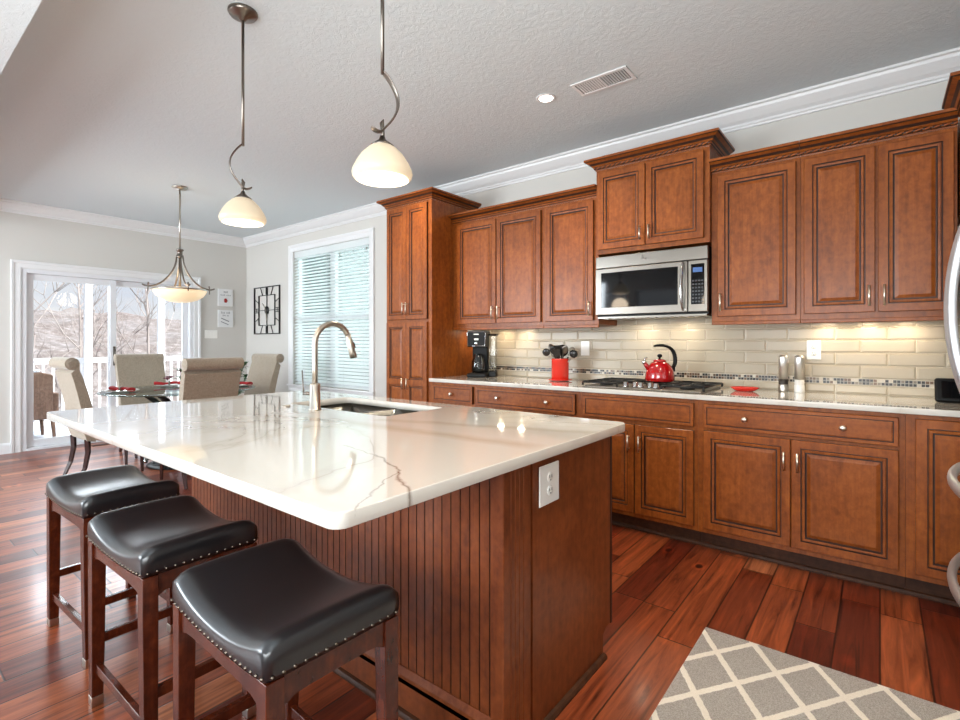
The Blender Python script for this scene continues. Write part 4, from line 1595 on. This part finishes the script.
def centerpiece():
    t = thing('flower_vase', 'dark bowl of plum flowers and green sprigs at the table centre', 'flower arrangement', (TC[0] + .05, TC[1] + .08, .752))
    MB().lathe([(0, 0), (.05, 0), (.085, .03), (.09, .07), (.07, .10), (.065, .10), (.083, .07), (.078, .035), (0, .01)], (0, 0, 0), 24).build('bowl', M['black_plastic'], t)
    rnd = random.Random(5)
    mb = MB(); ml = MB(); mp = MB()
    for k in range(15):
        a = rnd.uniform(0, 2 * PI); r = rnd.uniform(.08, .24); z = rnd.uniform(.12, .24)
        tip = (r * math.cos(a), r * math.sin(a), z)
        mid = (r * .5 * math.cos(a), r * .5 * math.sin(a), z * .8)
        mb.tube([(0, 0, .05), mid, tip], .0025, 5)
        for q in range(3):
            a2 = a + rnd.uniform(-1.2, 1.2); rr = .05
            leaf(ml, mid, (mid[0] + rr * math.cos(a2), mid[1] + rr * math.sin(a2), mid[2] + .02), .015)
    for (x, y, z) in ((-.12, -.16, .10), (-.07, -.2, .09), (.13, .16, .16), (.02, .05, .22), (-.15, -.05, .16)):
        for q in range(7):
            a2 = 2 * PI * q / 7
            leaf(mp, (x, y, z), (x + .045 * math.cos(a2), y + .045 * math.sin(a2), z + .012), .018)
    mb.build('stems', M['leaf'], t); ml.build('leaves', M['leaf'], t); mp.build('blossoms', M['petal'], t)
centerpiece()


def floor_plant():
    t = thing('potted_plant', 'leafy green potted plant on the floor behind the right dining chair', 'potted plant', (-6.35, 2.98, 0))
    MB().lathe([(0, .001), (.12, .001), (.15, .03), (.17, .30), (.175, .33), (.16, .33), (.15, .29), (0, .28)], (0, 0, 0), 28).build('pot', flat('dark_green_glaze', srgb(40, 70, 55), .25), t)
    MB().lathe([(0, .285), (.152, .285)], (0, 0, 0), 20).build('soil', flat('potting_soil', srgb(40, 30, 24), .95), t)
    rnd = random.Random(11)
    ms, ml = MB(), MB()
    for k in range(16):
        a = 2 * PI * k / 16 + rnd.uniform(-.2, .2)
        r = rnd.uniform(.06, .24); z = rnd.uniform(.62, .96)
        P = [(.05 * math.cos(a), .05 * math.sin(a), .29), (r * .3 * math.cos(a), r * .3 * math.sin(a), .55), (r * .75 * math.cos(a), r * .75 * math.sin(a), z * .9), (r * math.cos(a), r * math.sin(a), z)]
        ms.tube(P, .004, 6)
        for q in range(6):
            s = .35 + q * .12
            i = min(2, int(s * 3)); f_ = s * 3 - i
            b = Vector(P[i]).lerp(Vector(P[i + 1]), f_)
            a2 = a + rnd.uniform(-1.6, 1.6)
            leaf(ml, b, b + Vector((.11 * math.cos(a2), .11 * math.sin(a2), rnd.uniform(-.02, .06))), .026)
    ms.build('stems', M['leaf'], t); ml.build('leaves', M['leaf'], t)
floor_plant()

# ------------------------------------------------------------------ things on the walls
t = thing('wall_clock', 'open black metal rectangular wall clock left of the blind window', 'wall clock', (-6.875, YN - .004, 1.68))
W, H = .345, .335
mb = MB()
for s in (-1, 1):
    mb.box(s * W - .006, s * W + .006, -.020, 0, -H, H)
    mb.box(-W - .008, W + .008, -.020, 0, s * H - .006, s * H + .006)
    mb.box(s * .22 - .0045, s * .22 + .0045, -.016, -.002, -.215, .215)
    mb.box(-.22, .22, -.016, -.002, s * .215 - .0045, s * .215 + .0045)
mb.build('frame', M['black_iron'], t)
def num(mb, x, z, dx, dz):
    mb.box(x - dx, x + dx, -.014, -.004, z - dz, z + dz)
def ray(mb, x0, z0, x1, z1, w=.0032):
    d = Vector((x1 - x0, 0, z1 - z0)).normalized(); nn = Vector((-d.z, 0, d.x)) * w
    a, b = Vector((x0, -.014, z0)), Vector((x1, -.014, z1))
    P = [a - nn, b - nn, b + nn, a + nn]
    F_ = [mb.bm.verts.new(p) for p in P]; K_ = [mb.bm.verts.new(p + Vector((0, .009, 0))) for p in P]
    mb.face(F_); mb.face(K_[::-1])
    for k in range(4): mb.face([F_[k], F_[(k + 1) % 4], K_[(k + 1) % 4], K_[k]])
for s_i in (-1, 1):
    mb = MB()
    for q in (-.020, 0, .020): num(mb, q, s_i * .275, .004, .052)
    mb.box(-.026, .026, -.013, -.005, s_i * .275 - .003, s_i * .275 + .003)
    mb.build('numeral', M['black_iron'], t)
    mb = MB()
    for q in (-.028, 0, .028): num(mb, s_i * .282, q, .052, .004)
    mb.box(s_i * .282 - .003, s_i * .282 + .003, -.013, -.005, -.034, .034)
    mb.build('numeral', M['black_iron'], t)
    for sz in (-1, 1):
        mb = MB(); ray(mb, s_i * .115, sz * .215, s_i * .175, sz * .335); mb.build('numeral', M['black_iron'], t)
        mb = MB(); ray(mb, s_i * .22, sz * .108, s_i * .345, sz * .168); mb.build('numeral', M['black_iron'], t)
mb = MB()
mb.box(-.004, .004, -.012, -.003, -.215, .215); mb.box(-.22, .22, -.012, -.003, -.004, .004)
mb.build('cross_bars', M['black_iron'], t)
mb = MB().lathe([(0, .002), (.055, .002), (.062, .008), (.058, .016), (0, .018)], (0, -.0, 0), 8, M=Matrix.Rotation(PI / 2, 4, 'X'))
mb.build('hub_plate', M['black_iron'], t)
mb = MB(); ray(mb, 0, 0, -.09, .10, .006); ray(mb, 0, 0, .02, -.14, .006)
for v in mb.bm.verts: v.co.y -= .014
mb.build('hands', M['nickel'], t)


def canvas(label, y, z, red):
    t = thing('wall_sign', label, 'wall sign', (XW + .0008, y, z), PI / 2)
    MB().box(-.105, .105, -.016, 0, -.125, .125).build('board', M['white_paint'], t, bevel=.002)
    MB().panel(-.105, .105, -.125, .125, -.0168, [(0, .0, 0), (.005, 0, 0)]).build('edge_line', M['nickel_dk'], t) if False else None
    g = flat('grey_lettering', srgb(120, 122, 126), .7)
    mb = MB()
    def letters(z0, n, h, w, mi=0):
        for k in range(n):
            x = -w / 2 + w * (k + .5) / n
            if k == n // 2 and n > 5: continue
            hh = h * (1.3 if k % 3 == 0 else 1)
            mb.box(x - .0035, x + .0035, -.0172, -.0161, z0 - h / 2, z0 - h / 2 + hh, mi)
            mb.box(x - .0035, x + .006, -.0172, -.0161, z0 - h / 2, z0 - h / 2 + .003, mi)
    if red:
        letters(.080, 4, .022, .06); letters(.035, 9, .014, .15)
        mb.lathe([(0, -.075), (.018, -.072), (.022, -.05), (.020, -.022), (.010, -.012), (0, -.012)], (0, -.0168, 0), 14, 1)
        mb.sphere((.018, -.017, -.045), .012, 10, 1)
        for v in mb.bm.verts: v.co.y = max(-.0185, min(-.0161, v.co.y))
        mb.build('printed_design', [g, M['red_enamel']], t)
    else:
        letters(.085, 7, .024, .13); letters(.045, 6, .016, .09)
        R = Matrix.Rotation(math.radians(22), 4, 'Y')
        mb.box(-.06, .06, -.0172, -.0161, -.025, -.012, M=R)
        mb.box(-.045, .07, -.0172, -.0161, -.070, -.060, M=R)
        mb.build('printed_design', [g], t)
canvas('small white sign with grey lettering over a red glass motif, upper of two', 3.418, 1.873, True)
canvas('small white sign with grey lettering over crossed utensils, lower of two', 3.418, 1.566, False)
outlet('light_switch', 'white three-rocker light switch plate beside the sliding door', 0, 0, 0, w=.175, h=.118, kind='3', cat='light switch', loc=(XW + .0008, 3.22, 1.338), rz=PI / 2)

# ------------------------------------------------------------------ things on the perimeter worktop
CT = .9143


def coffee():
    t = thing('coffee_maker', 'black and silver drip coffee maker beside the pantry', 'coffee maker', (-2.80, 3.50, CT), math.radians(28))
    MB().box(-.085, .085, -.13, .12, 0, .035).build('base', M['black_plastic'], t, bevel=.010)
    MB().box(-.070, .070, .05, .12, .0355, .27).build('column', M['black_plastic'], t, bevel=.010)
    hd = MB().prism([(-.082, .265), (.082, .265), (.088, .385), (.078, .405), (-.078, .405), (-.088, .385)], 'y', -.125, .12)
    h = hd.build('brew_head', M['black_plastic'], t, bevel=.010)
    MB().tube([(-.074, -.1275, .275), (.074, -.1275, .275), (.080, -.1275, .385), (.070, -.1275, .398), (-.070, -.1275, .398), (-.080, -.1275, .385), (-.074, -.1275, .275)], .0025, 6).build('silver_trim', M['chrome'], h)
    MB().lathe([(0, 0), (.014, 0), (.014, .005), (.012, .007), (0, .007)], (0, -.1275, .298), 16, M=Matrix.Rotation(PI / 2, 4, 'X')).build('dial', M['chrome'], h)
    MB().box(-.018, .018, -.1300, -.1270, .325, .340).build('display', M['plastic_white'], h)
    mb = MB()
    for k in range(5):
        mb.box(-.022 + k * .009, -.017 + k * .009, -.1300, -.1270, .372, .381)
    mb.build('lettering', M['nickel'], h)
    MB().box(-.088, .088, -.10, .11, .4055, .412).build('lid', M['nickel'], h, bevel=.003)
    MB().lathe([(0, .002), (.052, .002), (.058, .02), (.056, .10), (.040, .15), (.034, .17), (.031, .17), (.037, .15), (.052, .10), (.054, .02), (0, .006)], (0, -.045, .0355), 24).build('carafe', M['jarglass'], t)
    MB().box(.089, .150, .0, .11, .0, .05).build('tank_foot', M['black_plastic'], t, bevel=.006)
    MB().box(.090, .148, .005, .105, .0505, .365).build('water_tank', M['jarglass'], t, bevel=.006)
    MB().box(.086, .160, -.02, .11, .366, .380).build('tank_lid', M['black_plastic'], t, bevel=.004)
coffee()

# saucer under the crock, crock and utensils
sx, sy = -1.99, 3.52
s_ = MB().lathe([(0, 0), (.060, 0), (.090, .008), (.096, .012), (.090, .014), (.058, .007), (0, .007)], (0, 0, 0), 32).build('red_saucer', M['red_ceramic'])
s_.location = (sx, sy, CT); tag(s_, 'shallow red dish under the utensil crock', 'dish')
t = thing('utensil_crock', 'red cylindrical crock packed with dark utensils', 'crock', (sx, sy, CT + .0074))
MB().lathe([(0, 0), (.064, 0), (.068, .004), (.068, .162), (.070, .167), (.066, .170), (.063, .167), (.063, .01), (0, .008)], (0, 0, 0), 36).build('crock_body', M['red_ceramic'], t)


def utensil(k, kind, a, lean, h, label):
    ca, sa = math.cos(a), math.sin(a)
    base = Vector((-ca * .030, -sa * .030, .012)); top = Vector((ca * lean * 1.1, sa * lean * 1.1, h + .018))
    t_ = thing(kind, label, 'utensil', (sx, sy, CT + .0074), group='kitchen utensils standing in the red crock')
    MB().tube([base, base.lerp(top, .5), top], .0045, 6).build('handle', M['black_plastic'] if k % 4 else M['nickel'], t_)
    mat = [M['dark_nylon'], M['nickel_dk'], M['dark_nylon']][k % 3 if kind != 'whisk' else 1]
    d = (top - base).normalized()
    fy = Vector((.52, -.85, .1)); fy = (fy - d * fy.dot(d)).normalized()
    fx = fy.cross(d)
    Mx = Matrix.Translation(top) @ Matrix((fx, fy, d)).transposed().to_4x4() @ Matrix.Rotation(math.radians((k * 47) % 60 - 30), 4, 'Z')
    mb = MB()
    if kind in ('serving_spoon', 'ladle'):
        rx, ry, rz_ = (.026, .007, .036) if kind == 'serving_spoon' else (.034, .014, .031)
        mb.sphere((0, 0, rz_ * .9), 1, 14, 0, (rx, ry, rz_))
        for v in mb.bm.verts: v.co = Mx @ v.co
    elif kind == 'spatula':
        mb.prism([(-.026, .0), (.026, .0), (.038, .075), (-.038, .075)], 'y', -.0015, .0015, M=Mx)
    else:
        for j in range(5):
            an = PI * j / 5
            pts = []
            for i in range(11):
                u = PI * i / 10
                r_ = .026 * math.sin(u)
                sgn = 1
                pts.append(Mx @ Vector((math.cos(an) * .026 * math.cos(u - PI / 2) * (1 if i < 99 else 1) * (1), math.sin(an) * .026 * math.cos(u - PI / 2), .01 + .075 * (1 - math.cos(u)) / 2)))
            mb.tube(pts, .0012, 5)
            pts = [Mx @ Vector((-math.cos(an) * .026 * math.sin(PI * i / 10), -math.sin(an) * .026 * math.sin(PI * i / 10), .01 + .075 * (1 - math.cos(PI * i / 10)) / 2)) for i in range(11)]
            mb.tube(pts, .0012, 5)
    mb.build('head', mat, t_)


U = [('ladle', 3.7, .085, .178, 'black ladle leaning furthest left in the red crock'),
     ('serving_spoon', 3.3, .055, .205, 'black serving spoon left of centre in the red crock'),
     ('spatula', 2.5, .030, .185, 'dark spatula at the back of the red crock'),
     ('serving_spoon', 4.3, .050, .190, 'dark serving spoon at the front left of the red crock'),
     ('spatula', 5.2, .028, .175, 'dark spatula at the front of the red crock'),
     ('ladle', 1.2, .025, .205, 'dark ladle upright near the middle of the red crock'),
     ('whisk', .5, .058, .165, 'wire whisk at the right back of the red crock'),
     ('serving_spoon', 5.8, .050, .195, 'dark serving spoon leaning toward the room in the red crock'),
     ('serving_spoon', 1.9, .050, .175, 'dark serving spoon behind the others in the red crock'),
     ('spatula', 4.8, .045, .160, 'dark spatula leaning out at the front of the red crock'),
     ('ladle', 3.0, .040, .165, 'dark ladle low on the left of the red crock'),
     ('serving_spoon', .3, .025, .175, 'dark serving spoon right of centre in the red crock'),
     ('ladle', .1, .088, .168, 'steel-handled ladle leaning furthest right in the red crock')]
for k, (kind, a, ln, h, lab) in enumerate(U):
    utensil(k, kind, a, ln, h, lab)


def kettle():
    t = thing('tea_kettle', 'glossy red whistling kettle on the cooktop grate', 'kettle', (-1.185, 3.47,   .9142 + .0395), math.radians(38))
    MB().lathe([(0, 0), (.088, 0), (.096, .006), (.098, .025), (.094, .060), (.080, .098), (.058, .126), (.040, .136), (0, .137)], (0, 0, 0), 40).build('body', M['red_enamel'], t)
    MB().lathe([(.042, .1365), (.043, .142), (.030, .150), (0, .154)], (0, 0, 0), 28).build('lid', M['red_enamel'], t)
    MB().lathe([(0, .1535), (.008, .154), (.007, .162), (.016, .168), (.017, .178), (.010, .186), (0, .187)], (0, 0, 0), 18).build('lid_knob', M['black_plastic'], t)
    sp = MB().tube([(-.072, 0, .085), (-.092, 0, .108), (-.106, 0, .128)], [.020, .015, .012], 14).build('spout', M['red_enamel'], t)
    MB().tube([(-.100, 0, .122), (-.114, 0, .140)], .0145, 12).tube([(-.108, 0, .140), (-.100, 0, .158), (-.085, 0, .160)], .004, 8).build('spout_cap', M['chrome'], sp)
    P = [(.088, 0, .088), (.106, 0, .115), (.108, 0, .160), (.096, 0, .205), (.066, 0, .236), (.024, 0, .248), (-.028, 0, .245), (-.045, 0, .238)]
    MB().tube(P, [.013, .015, .016, .015, .013, .012, .011, .006], 12, flat=(.9, 1.25)).build('handle', M['black_plastic'], t, subsurf=1)
    MB().box(.074, .104, -.010, .010, .066, .096).build('handle_bracket', M['black_plastic'], t, bevel=.004)
kettle()

dish = MB().lathe([(0, 0), (.045, 0), (.058, .006), (.078, .022), (.080, .026), (.074, .026), (.054, .012), (.044, .007), (0, .007)], (0, 0, 0), 32)
for v in dish.bm.verts: v.co.x *= 1.05; v.co.y *= .7
dish = dish.build('spoon_rest', M['red_ceramic']); dish.location = (-.665, 3.50, CT)
tag(dish, 'small red spoon rest between the cooktop and the pepper mills', 'spoon rest')


def mill(x, label, pepper):
    t = thing('pepper_mill', label, 'mill', (x, 3.615, CT), group='pair of steel mills under the outlet')
    MB().lathe([(0, 0), (.026, 0), (.027, .004), (.027, .042), (.0255, .046), (0, .046)], (0, 0, 0), 24).build('clear_base', M['plastic_white'] if not pepper else M['nickel'], t)
    MB().lathe([(.0258, .0465), (.0262, .078), (0, .078), (0, .0465)], (0, 0, 0), 24).build('window', flat('peppercorns', srgb(52, 44, 38), .5) if pepper else flat('sea_salt', srgb(226, 222, 214), .5), t)
    MB().lathe([(0, .0785), (.0268, .0785), (.0268, .212), (.0245, .222), (.016, .227), (0, .228)], (0, 0, 0), 28).build('steel_tube', M['steel_v'], t)
mill(-.470, 'steel mill with dark peppercorns in its window, left of the pair', True)
mill(-.385, 'steel mill with white salt in its window, right of the pair', False)

t = thing('tablet_speaker', 'black rounded tablet speaker leaning on the worktop at the right edge', 'speaker', (.335, 3.46, CT))
R = Matrix.Rotation(math.radians(-16), 4, 'X')
MB().box(-.115, .115, -.008, .022, .0, .125, M=Matrix.Translation((0, 0, .003)) @ R).build('body', M['black_plastic'], t, bevel=.012, seg=3)
MB().box(-.09, .09, -.0095, -.0078, .02, .108, M=Matrix.Translation((0, 0, .003)) @ R).build('speaker_cloth', M['black_glass'], t, bevel=.0006)
MB().box(-.08, .08, .0, .085, .0, .018).build('stand', M['black_plastic'], t, bevel=.005)

# ------------------------------------------------------------------ refrigerator (faces -X), rug
def fridge():
    t = thing('refrigerator', 'stainless refrigerator at the right edge, only its curved handles showing', 'refrigerator', (0, 0, 0))
    y0, y1, xf = 1.965, 2.865, .285
    MB().box(xf + .055, 1.10, y0, y1, .04, 1.78).build('body', flat('fridge_grey', srgb(120, 120, 122), .5), t)
    MB().box(xf + .07, 1.08, y0 + .02, y1 - .02, .001, .0395).build('base_grille', M['black_plastic'], t)
    ym = (y0 + y1) / 2
    def dr(a, b, z0, z1, nm):
        return MB().box(xf, xf + .0545, a, b, z0, z1).build(nm, M['steel_v'], t, bevel=.012, seg=3)
    d1 = dr(y0 + .001, ym - .002, .862, 1.778, 'door'); d2 = dr(ym + .002, y1 - .001, .862, 1.778, 'door')
    f1 = dr(y0 + .001, y1 - .001, .485, .857, 'drawer'); f2 = dr(y0 + .001, y1 - .001, .06, .480, 'drawer')
    def bowv(y, par):
        P = []
        for k in range(17):
            s = k / 16
            z = .93 + (1.75 - .93) * s
            P.append((xf + .008 - .100 * math.sin(PI * s) ** .62, y, z))
        MB().tube(P, .0140, 12, flat=(1, 1.25)).build('handle', M['handle_steel'], par)
    bowv(ym - .045, d1); bowv(ym + .045, d2)
    def bowh(z, par):
        P = []
        for k in range(17):
            s = k / 16
            P.append((xf + .008 - .092 * math.sin(PI * s) ** .6, y0 + .07 + (y1 - y0 - .14) * s, z))
        MB().tube(P, .0135, 12, flat=(1.6, 1)).build('handle', M['handle_steel'], par)
    bowh(.728, f1); bowh(.372, f2)
fridge()

r = MB().box(-.580, .255, .60, 2.268, .0012, .011).build('area_rug', [M['rug']], bevel=.002)
tag(r, 'grey rug with a cream diamond trellis pattern on the kitchen floor', 'rug')
v = MB().box(-.13, .13, -.045, .045, 0, .004).build('floor_register', M['toe'])
v.location = (-7.25, 1.9, .0006); v.rotation_euler = (0, 0, PI / 2)
tag(v, 'small brown floor vent register just inside the sliding glass door', 'floor vent')

# ------------------------------------------------------------------ outside the slider: deck, rail, hill, trees
snow = NT('trodden_snow')
g_ = snow.noise(snow.coords((1, 1, 1)), 3, 4)
snow.color(snow.ramp(g_, [(0.3, srgb(206, 210, 216)), (0.7, srgb(240, 243, 248))])); snow.set(Roughness=.9)
struct('deck_floor', MB().box(-10.9, XW - .151, -1.5, 6.5, -.16, -.06), snow.m)
DR = thing('deck_railing', 'white deck railing with square balusters outside the sliding door', 'railing', (-10.6, 2.4, -.06))
mb = MB().box(-.045, .045, -3.8, 4.0, .985, 1.020).box(-.02, .02, -3.8, 4.0, .93, .984)
mb.build('top_rail', M['vinyl'], DR)
MB().box(-.02, .02, -3.8, 4.0, .09, .13).build('bottom_rail', M['vinyl'], DR)
mb = MB()
y = -3.7
k = 0
bal = None
while y < 4.0:
    if bal is None:
        bal = MB().box(-.016, .016, -.016, .016, .1305, .9295).build('baluster', M['vinyl'], DR)
        bal.location = (0, y, 0)
    else:
        b2 = bal.copy(); COL.objects.link(b2); b2.parent = DR; b2.location = (0, y, 0)
    y += .125
mb.bm.free()
for y, lab in ((2.50, 'white deck post seen through the left glass panel'), (3.60, 'white deck post seen through the right glass panel')):
    o = MB().box(-.05, .05, -.05, .05, 0, 3.4).build('deck_post', M['vinyl'], bevel=.004)
    o.location = (-10.45, y, -.0595); tag(o, lab, 'post')


def patio_sofa():
    t = thing('patio_armchair', 'brown wicker patio armchair with snow on its back, outside the glass door', 'patio chair', (-8.75, 1.22, -.06))
    wick = wood('brown_wicker', srgb(88, 66, 54), srgb(108, 84, 70), srgb(130, 104, 88), .8, coat=0)
    mb = MB().prism([(-.42, .30), (.42, .30), (.42, .86), (.30, .90), (-.30, .90), (-.42, .86)], 'y', -.04, .04)
    for v in mb.bm.verts: v.co = Vector((v.co.y + .35, v.co.x, v.co.z))
    mb.build('backrest', wick, t, bevel=.015)
    MB().box(-.33, .305, -.42, .42, .28, .42).build('seat', wick, t, bevel=.02)
    for s in (-1, 1):
        MB().box(-.33, .30, s * .46 - .035, s * .46 + .035, .30, .62).build('armrest', wick, t, bevel=.02)
        for x in (-.29, .33):
            MB().tube([(x, s * .42, .30), (x + (.02 if x > 0 else -.02), s * .44, .001)], [.028, .018], 6).build('leg', wick, t)
    MB().box(.315, .385, -.29, .29, .9005, .93).build('snow_cap', snow.m, t, bevel=.012)
patio_sofa()


def hill():
    m = NT('winter_hillside')
    g = m.noise(m.coords((.35, 1, 1.6)), .9, 9, .8)
    g2 = m.noise(m.coords((1, 1, 1), loc=(9, 4, 1)), .10, 5, .6)
    c = m.ramp(g, [(0.32, srgb(84, 74, 70)), (0.5, srgb(122, 113, 110)), (0.66, srgb(166, 162, 162))])
    c2 = m.ramp(g2, [(0.45, (0, 0, 0, 1)), (0.60, (1, 1, 1, 1))])
    m.color(m.mix(m.math('MULTIPLY', c2, .22), c, srgb(160, 164, 170)))
    m.set(Roughness=1.0)
    mb = MB()
    nx, ny = 30, 70
    rnd = random.Random(2)
    G = []
    for i in range(nx + 1):
        row = []
        x = -14 - 150 * (i / nx) ** 1.4
        for j in range(ny + 1):
            y = -90 + 220 * j / ny
            d = (-x - 14) / 150
            z = -4.0 + 14.0 * max(0, d - .12) ** 1.1 * (1 + .10 * math.sin(y * .05) + .05 * math.sin(y * .17 + 1)) + rnd.uniform(-.15, .15) * (1 + 5 * d)
            row.append(mb.bm.verts.new((x, y, z)))
        G.append(row)
    for i in range(nx):
        for j in range(ny):
            mb.face([G[i][j], G[i][j + 1], G[i + 1][j + 1], G[i + 1][j]], 0, True)
    struct('hillside', mb, m.m)
hill()


bark = flat('grey_bark', srgb(168, 160, 157), .9)
def tree(x, y, z, h, label, seed):
    rnd = random.Random(seed)
    t = thing('bare_tree', label, 'tree', (x, y, z), group='bare winter trees beyond the deck')
    tr, br = MB(), MB()
    tr.tube([(0, 0, 0), (.05 * h * rnd.uniform(-.4, .4), .02 * h, h * .35), (.03 * h, .01 * h, h * .7), (.02 * h, 0, h)], [h * .007, h * .006, h * .004, h * .0012], 7)
    def grow(p, d, L, r, lv):
        q = [p]
        dd = d.copy()
        for k in range(3):
            dd = (dd + Vector((rnd.uniform(-.22, .22), rnd.uniform(-.22, .22), rnd.uniform(-.02, .2)))).normalized()
            q.append(q[-1] + dd * L / 3)
        br.tube(q, [r, r * .8, r * .6, r * .35], 4)
        if lv:
            for k in range(4):
                i = rnd.choice([1, 2, 3])
                a = rnd.uniform(0, 2 * PI)
                nd = (dd + Vector((math.cos(a), math.sin(a), rnd.uniform(-.1, .5))) * .8).normalized()
                grow(q[i], nd, L * .55, r * .5, lv - 1)
    for k in range(13):
        zz = h * (.25 + .055 * k)
        a = rnd.uniform(0, 2 * PI)
        grow(Vector((.02 * h, .01 * h, zz)), Vector((math.cos(a) * .8, math.sin(a) * .8, .75)).normalized(), h * (.34 - .014 * k), h * .0028, 2)
    tr.build('trunk', bark, t); br.build('branches', bark, t)
tree(-19, 2.9, -4.0, 8.2, 'bare grey tree outside, behind the left glass panel', 4)
tree(-22, 4.9, -4.0, 8.6, 'bare grey tree outside, between the two deck posts', 8)
tree(-24, 7.6, -4.0, 9.0, 'bare grey tree outside, behind the right glass panel', 15)
